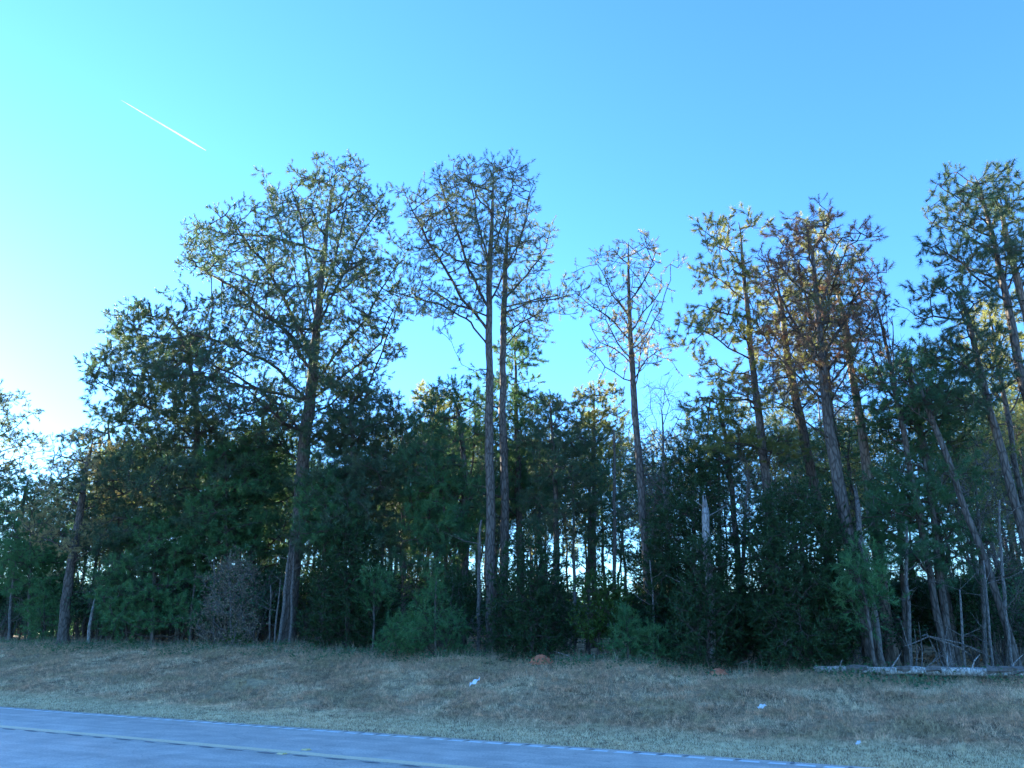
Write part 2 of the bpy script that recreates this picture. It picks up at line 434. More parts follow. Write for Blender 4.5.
def pine(name, label, cat, V, trunk, crown, limbs=(), mat='green', barkm='bark', nl=16, clumps=70, cs=.55, flat=.6, per=12,
         tn=22, tl=.20, tw=.016, seed=1, group=None, up=.12, rise=.55, fill=.9, rt=.011, spread=.75, stubs=0, depthf=.9,
         tips=2, step=.33, gnarl=.03, bare=False, hollow=0.0, twig=None, kt=3, tll=(.12, .42), wk=.78, dn=1.35):
    if name == 'pine_tree' and not bare: clumps = int(clumps * dn); tw *= .72; tn = int(tn * 3.2); cut = trunk[-1]; trunk = trunk[:-1] + [(cut[0], cut[1] + 14, cut[2] * .7)]; tips += (nl > 11); tl *= .95; spread = 1.0; kt = 2 if nl <= 14 else 3; crown = [(c[0] + (16 if i == 0 else 4), c[1] + 3, c[2] - 3) for i, c in enumerate(crown)]
    """A tree measured off the photograph: trunk and crown outline are given in picture units at its own distance and
    become metres there; branches are grown in 3D through the crown's volume."""
    rg = np.random.default_rng(seed * 101 + 13)
    x0 = trunk[0][0]
    Y = colray(x0, V)
    mpp = Y / CP / F                       # metres per pixel at that distance, roughly
    T = []
    for (px, py, wd) in trunk:
        p = px2(px, py, Y); T.append([p[0], p[1], p[2], wd * mpp * .5 * wk])
    zb = float(H(T[0][0], Y)) - .15
    d = (np.array(T[1][:3]) - np.array(T[0][:3])); 
    if T[0][2] > zb:
        k = (T[0][2] - zb) / max(d[2], .1); b = [T[0][0] - d[0] * k * .6, Y, zb, T[0][3] * 1.12]; T.insert(0, b)
    else: T[0][2] = zb
    tr = resample(T, step)
    tr[:, :2] += smooth(rg.normal(0, gnarl, (len(tr), 2)), 3) * np.minimum(1, np.arange(len(tr)) / 6)[:, None]
    org = np.array([tr[0, 0], tr[0, 1], zb + .15])
    r = tr[:, 3].copy(); r[:3] *= np.array([1.35, 1.15, 1.05])
    P0 = [tr[i, :3] for i in range(len(tr))]; par = [-1] + list(range(len(tr) - 1)); can = [False] * len(tr)
    cy_ = np.array([c[0] for c in crown], float); cl = np.array([c[1] for c in crown], float); cr = np.array([c[2] for c in crown], float)
    def env(py): return np.interp(py, cy_, cl), np.interp(py, cy_, cr)
    # primary limbs
    def add_limb(i0, pts, rr=None):
        prev = i0
        q = resample(np.vstack([tr[i0, :3], pts]), step)[1:]
        q += smooth(rg.normal(0, .05, q.shape), 1)
        for p in q:
            P0.append(p); par.append(prev); can.append(True); prev = len(P0) - 1
    for L in limbs:
        dep = L[0]; pts = []
        m = len(L) - 1
        for k, (px, py) in enumerate(L[1:]):
            pts.append(px2(px, py, Y + dep * (k / max(m - 1, 1))))
        i0 = int(np.argmin(np.linalg.norm(tr[:, :3] - pts[0], axis=1)))
        add_limb(i0, np.array(pts[1:]))
    tpy = 384 - F * np.array([((z - CAMH) * CP - Y * SP) / ((z - CAMH) * SP + Y * CP) for z in tr[:, 2]])
    inside = np.nonzero((tpy > cy_.min() + 3) & (tpy < cy_.max() + 25))[0]
    az = rg.uniform(0, 6.28)
    if nl and len(inside):
        for k in range(nl):
            i0 = int(inside[int(len(inside) * (k + rg.uniform(.1, .9)) / nl)])
            az += 2.4 + rg.normal(0, .3)
            t = (k + .5) / nl
            c, sn = math.cos(az), math.sin(az)
            py_t = tpy[i0] - rise * (18 + 30 * (1 - t)) / max(mpp / .036, .3) * rg.uniform(.5, 1.3)
            py_t = max(py_t, cy_.min() + 4)
            l, rr_ = env(py_t); hw = (rr_ - l) / 2; cx = (l + rr_) / 2
            Ye = Y + sn * hw * mpp * depthf * .82 * fill
            ex = px2(cx + c * hw * .82 * fill, py_t, Ye); e = np.array([ex[0], Ye, ex[2]])
            a = tr[i0, :3]; mid = (a + e) / 2 + np.array([0, 0, -.12 * np.linalg.norm(e - a) * rg.uniform(-.3, 1)])
            add_limb(i0, np.array([mid, e]))
    # attractors in clumps
    area = np.maximum(cr - cl, 4.)
    if cr.size > 1:
        tt = rg.uniform(0, 1, clumps * 4); pys = cy_[0] + (cy_[-1] - cy_[0]) * tt
        l, rr_ = env(pys); keep = rg.uniform(0, 1, len(pys)) < ((rr_ - l) / area.max()) ** 1.3 + .12
        pys = pys[keep][:clumps]; l, rr_ = env(pys)
    hw = (rr_ - l) / 2; cx = (l + rr_) / 2
    ang = rg.uniform(0, 2 * np.pi, len(pys)); rad = (hollow + (1 - hollow) * rg.uniform(0, 1, len(pys))) ** .5
    c = px2(cx + np.cos(ang) * rad * hw * .94, pys, Y + np.sin(ang) * rad * hw * mpp * depthf)
    att = np.repeat(c, per, 0) + rg.normal(0, 1, (len(c) * per, 3)) * cs * np.array([1, 1, flat])
    P, par = grow(P0, par, np.array(can), att, rg, step=step, up=up, kill=step * 1.05)
    n = len(P); nt_ = len(tr)
    tp = np.zeros(n); child = np.zeros(n, int)
    for i in range(n - 1, 0, -1): child[par[i]] += 1 if par[i] >= 0 else 0
    leaf = (child == 0); tp[leaf] = 1
    height = np.zeros(n, int)
    for i in range(n - 1, 0, -1):
        if par[i] >= 0: tp[par[i]] += tp[i]; height[par[i]] = max(height[par[i]], height[i] + 1)
    rad = rt * np.maximum(tp, 1) ** .43
    ro = root(name, org, label, cat, group)
    lm = 'limb' if barkm != 'grey' else 'grey'
    ge = Geo(); ge.sm = True; ge.tube(tr[:, :3] - org, r, 12, .05, True, rg)
    ge.mi = 1; ge.sm = False
    gc = Geo(); gc.mi = 1
    b = np.arange(nt_, n); pb = par[b]
    ra = np.where(pb < nt_, rad[b] * 1.25, rad[pb]); thick = rad[b] > .022
    for gg, mk in ((ge, thick), (gc, ~thick)):
        if mk.any(): gg.segs(P[pb[mk]] - org, P[b[mk]] - org, ra[mk], rad[b[mk]], 5)
    for k in range(stubs):      # dead stubs low on the trunk
        i0 = rg.integers(int(nt_ * .12), max(int(nt_ * .75), int(nt_ * .12) + 1)); az = rg.uniform(0, 6.28); L = rg.uniform(.3, 1.6)
        a = tr[i0, :3] - org; dv = np.array([math.cos(az), math.sin(az) * .6, rg.uniform(-.1, .5)])
        q = np.array([a, a + dv * L * .5, a + dv * L + np.array([0, 0, rg.uniform(-.2, .2)])])
        ge.segs(q[:-1], q[1:], [.028, .02], [.02, .008], 4)
    link('trunk', ge.mesh('trunk', [M[barkm], M[lm]]), ro)
    nb = b[tp[b] <= tips]
    Dn = nrm(P[nb] - P[par[nb]])
    if bare:
        m = twig or 2
        B1, d1 = gc.side_twigs(P[nb] - org, Dn, m, .25, .6, .007, rg)
        gc.side_twigs(B1, d1, 1, .15, .35, .005, rg)
        STAT.append((name, len(B1)))
    else:
        B1, d1 = gc.side_twigs(P[nb] - org, Dn, kt, tll[0], tll[1], .006 if step > .25 else .004, rg)
        pts = np.concatenate([P[nb[child[nb] == 0]] - org, B1]); dd = np.concatenate([Dn[child[nb] == 0], d1])
        dd = nrm(dd + [0, 0, .3])
        gc.mi = 0; gc.needles(pts, dd, tn, tl, tw, spread, rg, along=.11)
        STAT.append((name, len(pts)))
    link('crown', gc.mesh('crown', [M[mat], M[lm]]), ro)
    return ro
STAT = []

exec_heroes = True
HERO = []
def T(*a, **k): HERO.append((a, k))
PT, PN = 'pine_tree', 'pine'
# --- the big crown trees of the wood's edge
T(PT, 'broad dark pine with the widest fan shaped crown, over the dense left part', PN, VF + 2.0,
  [(288, 640, 17), (298, 520, 16), (306, 430, 15), (313, 370, 13), (319, 300, 9), (326, 235, 6), (333, 172, 2)],
  [(150, 312, 350), (166, 290, 374), (184, 262, 390), (203, 228, 400), (222, 186, 408), (255, 166, 412), (300, 168, 412), (335, 165, 405), (365, 120, 392), (400, 180, 385), (440, 230, 375)],
  limbs=[(1.5, (305, 440), (280, 405), (235, 375), (180, 350), (150, 330)), (-1.5, (309, 405), (280, 370), (235, 345), (190, 335), (165, 318)), (2.5, (313, 375), (285, 330), (240, 290), (198, 268), (188, 252)),
         (-2, (314, 360), (290, 310), (262, 260), (225, 215)), (0, (316, 345), (300, 290), (280, 230), (268, 190)), (2, (317, 330), (308, 270), (300, 215), (292, 185)),
         (1, (312, 385), (340, 350), (365, 320), (390, 275), (405, 255)), (-2, (309, 400), (345, 375), (380, 345), (392, 310)), (-1, (318, 330), (340, 280), (360, 235), (378, 210)), (2, (320, 310), (335, 260), (345, 210), (350, 180)),
         (-1.5, (304, 445), (340, 415), (370, 385), (400, 300))],
  mat='green', nl=14, clumps=230, cs=.55, per=11, tn=18, tl=.19, tw=.020, seed=1, dn=1.5, up=.2, rise=1.3, rt=.012, spread=.8, hollow=.25, tips=2, stubs=3)
T(PT, 'tall pine with bare silvery trunk and long left limbs, left of the close central pair', PN, VF + .8,
  [(491, 650, 13), (491, 560, 12), (490, 480, 11), (489, 400, 10), (489, 320, 8.5), (491, 240, 6), (494, 152, 2)],
  [(146, 470, 515), (165, 440, 530), (185, 405, 535), (215, 400, 530), (250, 410, 520), (290, 405, 500), (310, 400, 490)],
  limbs=[(.5, (488, 345), (470, 322), (440, 305), (412, 298), (388, 290)), (-1.5, (488, 330), (465, 300), (440, 262), (420, 225), (403, 190)), (1.5, (489, 310), (470, 270), (452, 220), (440, 180)), (0, (490, 270), (478, 220), (468, 170)),
         (-1, (490, 300), (512, 262), (527, 215), (532, 185)), (1.2, (491, 260), (505, 215), (515, 170)), (-.5, (488, 378), (475, 372), (462, 366))],
  mat='airy', nl=8, clumps=95, cs=.5, per=10, tn=15, tl=.17, tw=.016, seed=2, dn=1.25, up=.25, rise=1.3, hollow=.2, tips=2, stubs=8, barkm='bark')
T(PT, 'pine with one long right limb ending in a tuft, right of the central pair', PN, VF + 2.6,
  [(503, 650, 12), (504, 560, 11), (504, 480, 10), (503, 400, 9), (503, 330, 8), (506, 260, 5.5), (508, 195, 2)],
  [(185, 500, 520), (205, 500, 545), (240, 495, 556), (275, 495, 552), (300, 490, 600), (330, 490, 530)],
  limbs=[(.5, (503, 312), (525, 305), (555, 298), (580, 294)), (1, (504, 300), (525, 278), (545, 250), (552, 222)), (-1, (505, 270), (520, 240), (532, 205)), (-.5, (503, 350), (518, 330), (530, 305))],
  mat='airy', nl=5, clumps=48, cs=.45, per=10, tn=15, tl=.17, tw=.016, seed=3, dn=1.1, up=.2, hollow=.1, tips=2, stubs=8, barkm='bark')
T(PT, 'lone slim pine right of centre with a thin bronze crown of sparse upswept branches', PN, VF + 1.8,
  [(652, 640, 10), (646, 560, 9.5), (640, 480, 9), (634, 400, 8), (630, 330, 6), (629, 280, 4), (628, 228, 1.5)],
  [(227, 612, 645), (245, 590, 662), (275, 586, 672), (310, 588, 670), (345, 590, 662), (362, 596, 648)],
  limbs=[(.5, (631, 340), (612, 322), (590, 305), (570, 285)), (-.8, (630, 318), (612, 295), (598, 262)), (.8, (632, 362), (615, 350), (598, 342), (590, 322)), (-.5, (632, 352), (648, 335), (662, 308), (671, 280)),
         (.6, (631, 330), (648, 308), (664, 285)), (-.5, (629, 300), (645, 280), (655, 255)), (.5, (633, 380), (645, 362), (660, 350)), (0, (633, 385), (622, 375), (604, 368))],
  mat='tan', nl=9, clumps=46, cs=.42, per=9, tn=12, tl=.13, tw=.018, seed=4, dn=1.2, up=.25, rise=1.3, tips=1, rt=.011, stubs=4)
T(PT, 'pine with separate sunlit yellow-green needle clumps in layers, left neighbour of the rusty crown', PN, VF + 2.2,
  [(775, 600, 12), (768, 500, 11), (760, 430, 10), (753, 370, 8), (747, 310, 6), (742, 255, 4), (739, 208, 1.5)],
  [(205, 725, 755), (222, 700, 768), (245, 688, 768), (262, 715, 760), (285, 690, 770), (310, 680, 775), (335, 676, 785), (365, 705, 790), (395, 690, 790), (430, 690, 800), (455, 720, 790)],
  limbs=[(1, (747, 305), (730, 288), (710, 275), (692, 268)), (-1, (752, 360), (725, 345), (700, 330), (680, 322)), (.5, (757, 405), (730, 400), (700, 398)), (.5, (744, 270), (730, 250), (712, 238))],
  mat='pale', nl=12, clumps=62, cs=.36, flat=.4, per=13, tn=22, tl=.19, tw=.02, seed=5, dn=1.0, up=.1, tips=2, rise=.5)
T(PT, 'large pine with a rusty red-brown crown and a yellow-green tip, thick trunk with fanned limbs', PN, VF + .6,
  [(868, 640, 16), (852, 560, 15), (840, 490, 14), (829, 430, 13), (823, 370, 10), (817, 300, 7), (811, 250, 4), (806, 212, 2)],
  [(206, 788, 822), (222, 775, 845), (245, 762, 868), (270, 752, 888), (300, 748, 888), (330, 752, 880), (360, 755, 872), (390, 765, 862)],
  limbs=[(1, (825, 400), (800, 375), (772, 350), (755, 320)), (-1, (823, 375), (800, 335), (778, 295), (765, 262)), (1.5, (820, 350), (808, 300), (792, 255)), (-1, (824, 395), (848, 360), (868, 325), (884, 285)), (1, (822, 365), (845, 320), (862, 285), (872, 262)),
         (-.5, (819, 330), (835, 280), (848, 245)), (1.5, (828, 425), (850, 400), (870, 385)), (-1.5, (830, 440), (805, 420), (775, 402), (745, 392))],
  mat='red', nl=14, clumps=115, cs=.42, per=11, tn=16, tl=.17, tw=.016, seed=6, dn=.95, up=.2, rise=1.2, tips=2, hollow=.1, stubs=5)
T(PT, 'thick dark pine trunk with small sun-tinted gold crown, directly behind and left of the rusty pine', PN, VF + 5,
  [(842, 620, 14), (826, 540, 13), (812, 480, 12), (800, 420, 11), (790, 370, 9), (782, 310, 6), (776, 262, 2)],
  [(255, 762, 790), (285, 755, 810), (320, 755, 825), (360, 760, 830), (400, 770, 830)],
  mat='pale', nl=10, clumps=42, cs=.45, flat=.5, per=10, tn=18, tl=.18, tw=.02, seed=7, tips=2, dn=.9, stubs=6)
T(PT, 'dark pine trunk crossing behind the fork right of the rusty pine, dull green crown', PN, VF + 4,
  [(886, 620, 14), (875, 540, 13), (868, 480, 12), (860, 420, 10), (850, 360, 8), (842, 310, 6), (832, 262, 2)],
  [(255, 820, 850), (290, 815, 880), (330, 820, 890), (370, 830, 900)],
  mat='green', nl=8, clumps=36, cs=.45, flat=.5, per=10, tn=16, tl=.18, tw=.018, seed=8, tips=2, dn=.9, stubs=6, barkm='barkpale')
T(PT, 'dead leaning pine spar with bare broken twigs right beside the rusty crown', 'dead pine', VF + 1.5,
  [(935, 600, 8), (920, 520, 7.5), (905, 440, 6.5), (890, 370, 5), (876, 304, 2)],
  [(300, 868, 890), (330, 862, 905), (370, 860, 915), (400, 870, 915)], mat='tan', nl=8, clumps=12, cs=.3, per=5, seed=9, tips=1, bare=True, twig=2, rise=1.5, stubs=8)
T(PT, 'tall right edge pine with dark clumped crown leaning left, highest of the right end group', PN, VF + 2.2,
  [(1085, 640, 14), (1066, 540, 13), (1042, 450, 12), (1022, 380, 11), (1006, 300, 9), (993, 240, 6), (983, 195, 4), (975, 162, 1.5)],
  [(154, 955, 1010), (172, 945, 1015), (195, 922, 1015), (225, 925, 1010), (255, 935, 1020), (285, 960, 1030)],
  limbs=[(1, (996, 255), (970, 240), (945, 228), (925, 215)), (-1, (990, 225), (965, 205), (945, 190)), (1, (988, 215), (1002, 190), (1010, 172)), (.5, (1003, 290), (1020, 265), (1035, 240))],
  mat='green', nl=11, clumps=62, cs=.42, flat=.45, per=12, tn=22, tl=.19, tw=.018, seed=10, dn=.8, tips=2, up=.1, stubs=7)
T(PT, 'pale barked pine at the extreme right edge, mostly cut by the frame', PN, VF + 3,
  [(1110, 620, 14), (1085, 500, 13), (1052, 400, 12), (1030, 330, 10), (1012, 260, 8), (1002, 215, 6), (994, 185, 3)],
  [(185, 985, 1060), (215, 1000, 1080), (260, 1010, 1080), (300, 1020, 1090)],
  mat='green', nl=9, clumps=30, cs=.42, flat=.5, per=10, tn=18, tl=.18, tw=.018, seed=11, tips=2, barkm='barkpale', stubs=3)
T(PT, 'dark pine in front of the right end group, its rounded crown below the tallest one', PN, VF + 1.6,
  [(1052, 640, 12), (1030, 560, 11), (1012, 490, 10), (993, 420, 9), (978, 360, 7), (966, 310, 5), (956, 272, 2)],
  [(268, 940, 970), (285, 925, 985), (310, 922, 992), (335, 925, 992), (355, 930, 990), (390, 930, 1000), (410, 930, 985)],
  mat='green', nl=12, clumps=62, cs=.4, flat=.5, per=12, tn=22, tl=.19, tw=.018, seed=12, dn=.85, tips=2, stubs=5)
T(PT, 'sunlit slender pine with yellow-green tufts between the two dark trunks at the right end', PN, VF + 8,
  [(1040, 640, 8), (1028, 540, 7), (1015, 460, 6.5), (1005, 400, 6), (996, 350, 4.5), (988, 295, 2)],
  [(285, 972, 1000), (310, 968, 1015), (350, 975, 1024), (390, 980, 1030)],
  mat='pale', nl=9, clumps=32, cs=.42, flat=.5, per=10, tn=18, tl=.2, tw=.022, seed=13, tips=2)
T(PT, 'bushy dark pine filling the gap left of the right end group, flat layered crown', PN, VF + 3.4,
  [(952, 640, 11), (938, 540, 10), (925, 460, 9), (914, 400, 7), (906, 340, 3)],
  [(335, 890, 925), (352, 880, 950), (375, 872, 965), (400, 868, 975), (425, 875, 965), (450, 890, 960)],
  mat='deep', nl=14, clumps=75, cs=.45, flat=.45, per=13, tn=22, tl=.2, tw=.02, seed=14, dn=.85, tips=2, rise=.3)
T(PT, 'thin leaning pine trunk slanting down to the right below the dark layered crown', PN, VF + 1.2,
  [(1012, 645, 8), (985, 560, 8), (962, 500, 7.5), (940, 440, 7), (925, 400, 6), (912, 350, 3)],
  [(345, 895, 925), (375, 885, 945), (405, 890, 955)], mat='deep', nl=6, clumps=20, cs=.4, flat=.5, per=9, tn=18, tl=.18, tw=.018, seed=15, tips=2, stubs=6)
T(PT, 'mid height green pine with low hanging needles, under the dark layered crown on the right', PN, VF + 1.8,
  [(948, 640, 9), (938, 560, 8), (930, 490, 6), (925, 445, 3)],
  [(440, 905, 945), (465, 880, 975), (500, 870, 985), (540, 885, 980), (570, 900, 970)],
  mat='deep', nl=12, clumps=45, cs=.42, flat=.5, per=11, tn=20, tl=.2, tw=.018, seed=16, dn=.95, tips=2)
# --- left part
T(PT, 'dense dark green spreading pine at the left, lower branches sweeping to the ground', PN, VF + 1.6,
  [(178, 645, 11), (188, 560, 10), (196, 480, 9), (198, 420, 7), (188, 350, 5), (170, 300, 2)],
  [(292, 130, 160), (305, 118, 175), (335, 105, 210), (370, 78, 235), (400, 95, 255), (430, 105, 262), (470, 75, 268), (510, 80, 262), (545, 90, 250), (580, 95, 225), (610, 105, 190)],
  limbs=[(-1, (196, 440), (165, 415), (130, 400), (95, 378)), (-1.5, (193, 500), (160, 490), (120, 480), (90, 482)), (-1, (185, 590), (160, 600), (138, 618))],
  mat='green', nl=22, clumps=190, cs=.5, flat=.55, per=12, tn=22, tl=.22, tw=.02, seed=17, tips=2, rise=.3, stubs=4)
T(PT, 'grey leaning pine with bare stub branches standing in front at the far left', PN, VF - .2,
  [(63, 640, 12), (66, 600, 11), (72, 560, 10), (80, 510, 8), (88, 460, 5), (93, 425, 2)],
  [(420, 75, 110), (440, 50, 125), (465, 30, 140), (495, 15, 150), (525, 15, 150), (545, 25, 135)],
  limbs=[(-.5, (69, 583), (60, 575), (50, 575)), (.5, (70, 583), (80, 580), (86, 575)), (.5, (74, 555), (55, 543), (35, 535), (20, 520)), (-.5, (80, 515), (105, 500), (130, 490))],
  mat='tan', nl=9, clumps=50, cs=.45, per=9, tn=15, tl=.15, tw=.018, seed=18, tips=2, stubs=2, up=.15)
T(PT, 'airy pine crown entering the picture at the left edge against the white sky', PN, VF + 4,
  [(-40, 640, 14), (-36, 560, 13), (-32, 480, 11), (-28, 430, 7), (-24, 380, 2)],
  [(375, -40, 0), (390, -60, 28), (410, -75, 42), (435, -80, 46), (460, -85, 46), (480, -80, 40)],
  limbs=[(.5, (-32, 480), (-10, 468), (20, 458), (40, 450)), (-.5, (-32, 460), (-8, 440), (18, 425), (36, 410))],
  mat='airy', nl=10, clumps=70, cs=.5, per=10, tn=16, tl=.2, tw=.024, seed=19, tips=2, up=.15)
T(PT, 'low bluish pine at the left edge behind the leaning trunk', PN, VF + 3,
  [(8, 640, 9), (12, 580, 8), (20, 520, 6), (28, 465, 2)],
  [(460, 15, 40), (480, -5, 62), (510, -20, 80), (545, -25, 85), (580, -20, 75)],
  mat='deep', nl=12, clumps=60, cs=.5, per=11, tn=18, tl=.22, tw=.022, seed=20, tips=2)
T(PT, 'round headed green pine rising between the wide fan crown and the leaning grey trunk', PN, VF + 6,
  [(120, 640, 10), (118, 560, 9), (112, 480, 7), (108, 405, 2)],
  [(395, 90, 125), (415, 70, 145), (445, 55, 160), (480, 50, 165), (520, 60, 160), (555, 65, 150)],
  mat='green', nl=12, clumps=70, cs=.5, per=11, tn=18, tl=.22, tw=.024, seed=21, tips=2)
T(PT, 'bushy pine with full soft needles just right of the fan crowned pine trunk', PN, VF + 1.2,
  [(350, 650, 9), (352, 580, 8), (353, 500, 7), (352, 430, 5), (350, 375, 2)],
  [(368, 338, 365), (390, 325, 385), (415, 315, 400), (450, 300, 408), (485, 292, 410), (520, 295, 405), (550, 305, 395)],
  mat='green', nl=18, clumps=115, cs=.42, flat=.5, per=12, tn=24, tl=.22, tw=.018, seed=22, tips=2, rise=.4)
T(PT, 'dark pine between the spreading left pine and the thick forked trunk', PN, VF + 3.2,
  [(246, 650, 8), (250, 580, 8), (256, 500, 7), (262, 430, 5), (264, 385, 2)],
  [(380, 250, 280), (410, 232, 300), (450, 220, 310), (490, 215, 318), (530, 220, 310), (570, 235, 300)],
  mat='deep', nl=15, clumps=90, cs=.45, flat=.5, per=12, tn=22, tl=.22, tw=.02, seed=23, dn=1.1, tips=2)
T(PT, 'dark pine with twin stems in shade left of the central pair of tall trunks', PN, VF + 2.4,
  [(462, 650, 10), (464, 560, 9.5), (465, 480, 8), (462, 425, 5), (452, 378, 2)],
  [(374, 440, 465), (390, 418, 478), (420, 408, 490), (460, 405, 492), (500, 400, 492), (540, 405, 490), (575, 420, 485)],
  limbs=[(1, (464, 560), (470, 500), (474, 440), (474, 400))],
  mat='deep', nl=15, clumps=85, cs=.42, flat=.5, per=11, tn=20, tl=.2, tw=.018, seed=24, tips=2)
T(PT, 'bushy pine with dark pointed top rising behind the central pair of tall trunks', PN, VF + 5,
  [(522, 645, 9), (520, 560, 8.5), (518, 480, 7.5), (516, 400, 5), (515, 325, 2)],
  [(320, 508, 524), (340, 500, 532), (365, 492, 538), (395, 482, 548), (430, 478, 555), (470, 482, 560), (510, 495, 562)],
  mat='deep', nl=16, clumps=75, cs=.42, flat=.5, per=12, tn=20, tl=.22, tw=.022, seed=25, dn=.9, tips=2)
T(PT, 'soft grey-green young pine right of the central trunks, pointed top', PN, VF + 2.8,
  [(556, 650, 7), (556, 580, 6.5), (556, 500, 6), (553, 440, 4), (550, 385, 2)],
  [(378, 542, 558), (400, 530, 575), (430, 525, 590), (465, 522, 596), (500, 525, 592), (535, 532, 585)],
  mat='green', nl=15, clumps=62, cs=.4, flat=.5, per=11, tn=20, tl=.2, tw=.018, seed=26, dn=.9, tips=2)
T(PT, 'slender pine with sun-tinted gold top left of the lone bronze pine, behind the front trees', PN, VF + 12,
  [(594, 640, 6), (594, 540, 6), (594, 450, 5), (594, 375, 2)],
  [(372, 585, 602), (388, 578, 612), (410, 572, 618), (440, 570, 620), (480, 578, 615)],
  mat='pale', nl=12, clumps=50, cs=.5, flat=.5, per=9, tn=16, tl=.24, tw=.03, seed=27, tips=2)
T(PT, 'sun-tinted gold pine top poking up between the fan crowned pine and the central pair', PN, VF + 13,
  [(436, 640, 7), (436, 540, 6), (436, 450, 5), (438, 378, 2)],
  [(373, 428, 448), (390, 415, 462), (415, 410, 468), (450, 412, 470), (490, 420, 465)],
  mat='pale', nl=12, clumps=50, cs=.5, flat=.5, per=9, tn=16, tl=.24, tw=.03, seed=28, tips=2)
T(PT, 'slim pine with dark layered tufts left of the sunlit clumped pine', PN, VF + 5,
  [(742, 640, 8), (738, 560, 7.5), (732, 490, 6.5), (724, 430, 4.5), (716, 388, 2)],
  [(385, 700, 728), (405, 690, 742), (430, 684, 755), (465, 690, 760), (500, 700, 755)],
  mat='deep', nl=12, clumps=48, cs=.42, flat=.42, per=11, tn=18, tl=.2, tw=.022, seed=29, dn=.9, tips=2)
# bare deciduous trees
T('bare_tree', 'leafless grey tree with a haze of fine twigs right of the lone bronze pine', 'bare tree', VF + 4,
  [(672, 640, 5), (668, 560, 5), (664, 480, 4), (662, 410, 1.5)],
  [(385, 645, 672), (410, 635, 690), (450, 625, 700), (500, 628, 702), (550, 640, 695)],
  mat='tan', barkm='grey', nl=14, clumps=70, cs=.4, per=8, seed=31, tips=2, bare=True, twig=3, rise=1.2, rt=.007, up=.3)
T('bare_tree', 'leafless grey tree with fine twigs in the gap left of the central pair', 'bare tree', VF + 6,
  [(404, 640, 5), (404, 560, 5), (402, 480, 4), (402, 415, 1.5)],
  [(400, 392, 412), (420, 382, 425), (460, 378, 430), (510, 380, 430)],
  mat='tan', barkm='grey', nl=12, clumps=50, cs=.4, per=8, seed=32, tips=2, bare=True, twig=3, rise=1.2, rt=.007, up=.3)
T('bare_tree', 'leafless twiggy tree low between the sunlit clumped pine and the dead upright trunk', 'bare tree', VF + 2,
  [(740, 650, 5), (742, 590, 5), (745, 530, 4), (748, 470, 1.5)],
  [(450, 735, 765), (480, 722, 785), (520, 715, 790), (560, 720, 785)],
  mat='tan', barkm='grey', nl=12, clumps=50, cs=.4, per=8, seed=33, tips=2, bare=True, twig=3, rise=1.2, rt=.007, up=.3)
T('bare_tree', 'leafless twiggy tree at the right under the leaning trunk', 'bare tree', VF + 3,
  [(985, 650, 5), (982, 590, 5), (978, 530, 4), (975, 470, 1.5)],
  [(450, 960, 990), (490, 945, 1010), (530, 940, 1020), (580, 950, 1015)],
  mat='tan', barkm='grey', nl=12, clumps=55, cs=.4, per=8, seed=34, tips=2, bare=True, twig=3, rise=1.2, rt=.007, up=.3)
# cedars and understory at the edge
CD = dict(mat='cedar', flat=.8, tn=16, tl=.14, tw=.03, spread=.6, rise=.5, up=.25, rt=.006, tips=2, step=.22)
T('cedar_tree', 'dark cone shaped cedar under the central pair of trunks', 'cedar', VF - .3,
  [(531, 655, 6), (531, 600, 4), (530, 545, 1.5)], [(538, 520, 540), (560, 508, 552), (590, 498, 562), (620, 494, 566), (650, 494, 566), (660, 500, 560)],
  nl=26, clumps=170, cs=.26, per=14, seed=41, **CD)
T('cedar_tree', 'tall dark cedar behind the broken pale trunk', 'cedar', VF + 1.3,
  [(690, 662, 8), (692, 600, 6), (694, 530, 4), (694, 458, 1.5)], [(452, 683, 704), (480, 672, 716), (520, 660, 726), (560, 652, 732), (610, 648, 736), (650, 652, 734)],
  nl=30, clumps=230, cs=.28, per=13, seed=42, **CD)
T('cedar_tree', 'broad dark cedar clump left of the fallen log', 'cedar', VF - .2,
  [(808, 668, 8), (806, 610, 6), (802, 550, 4), (800, 495, 1.5)], [(488, 785, 815), (510, 768, 832), (545, 758, 848), (590, 754, 856), (640, 758, 852), (664, 765, 845)],
  nl=30, clumps=250, cs=.28, per=13, seed=43, **CD)
T('cedar_tree', 'dark shaded cedar beside the forked trunk of the fan crowned pine', 'cedar', VF + .3,
  [(348, 655, 6), (347, 600, 5), (345, 530, 1.5)], [(522, 330, 360), (550, 318, 375), (590, 312, 384), (630, 312, 384), (655, 318, 378)],
  nl=26, clumps=180, cs=.28, per=13, seed=44, **CD)
T('cedar_tree', 'small cedar filling the shade between lone bronze pine and tall cedar', 'cedar', VF + 2.5,
  [(655, 655, 5), (655, 610, 4), (655, 560, 1.5)], [(550, 645, 665), (580, 635, 675), (620, 628, 682), (655, 630, 680)],
  nl=18, clumps=110, cs=.28, per=12, seed=45, **CD)
T('cedar_tree', 'slim cedar standing between sunlit clumped pine and the broad cedar clump', 'cedar', VF + 1.2,
  [(770, 660, 5), (770, 600, 4), (768, 520, 1.5)], [(508, 760, 776), (540, 752, 784), (590, 745, 790), (650, 745, 790)],
  nl=20, clumps=120, cs=.28, per=12, seed=46, **CD)
HO = dict(mat='holly', flat=.45, tn=14, tl=.11, tw=.06, spread=1.1, rise=.4, up=.1, rt=.006, tips=2, step=.2)
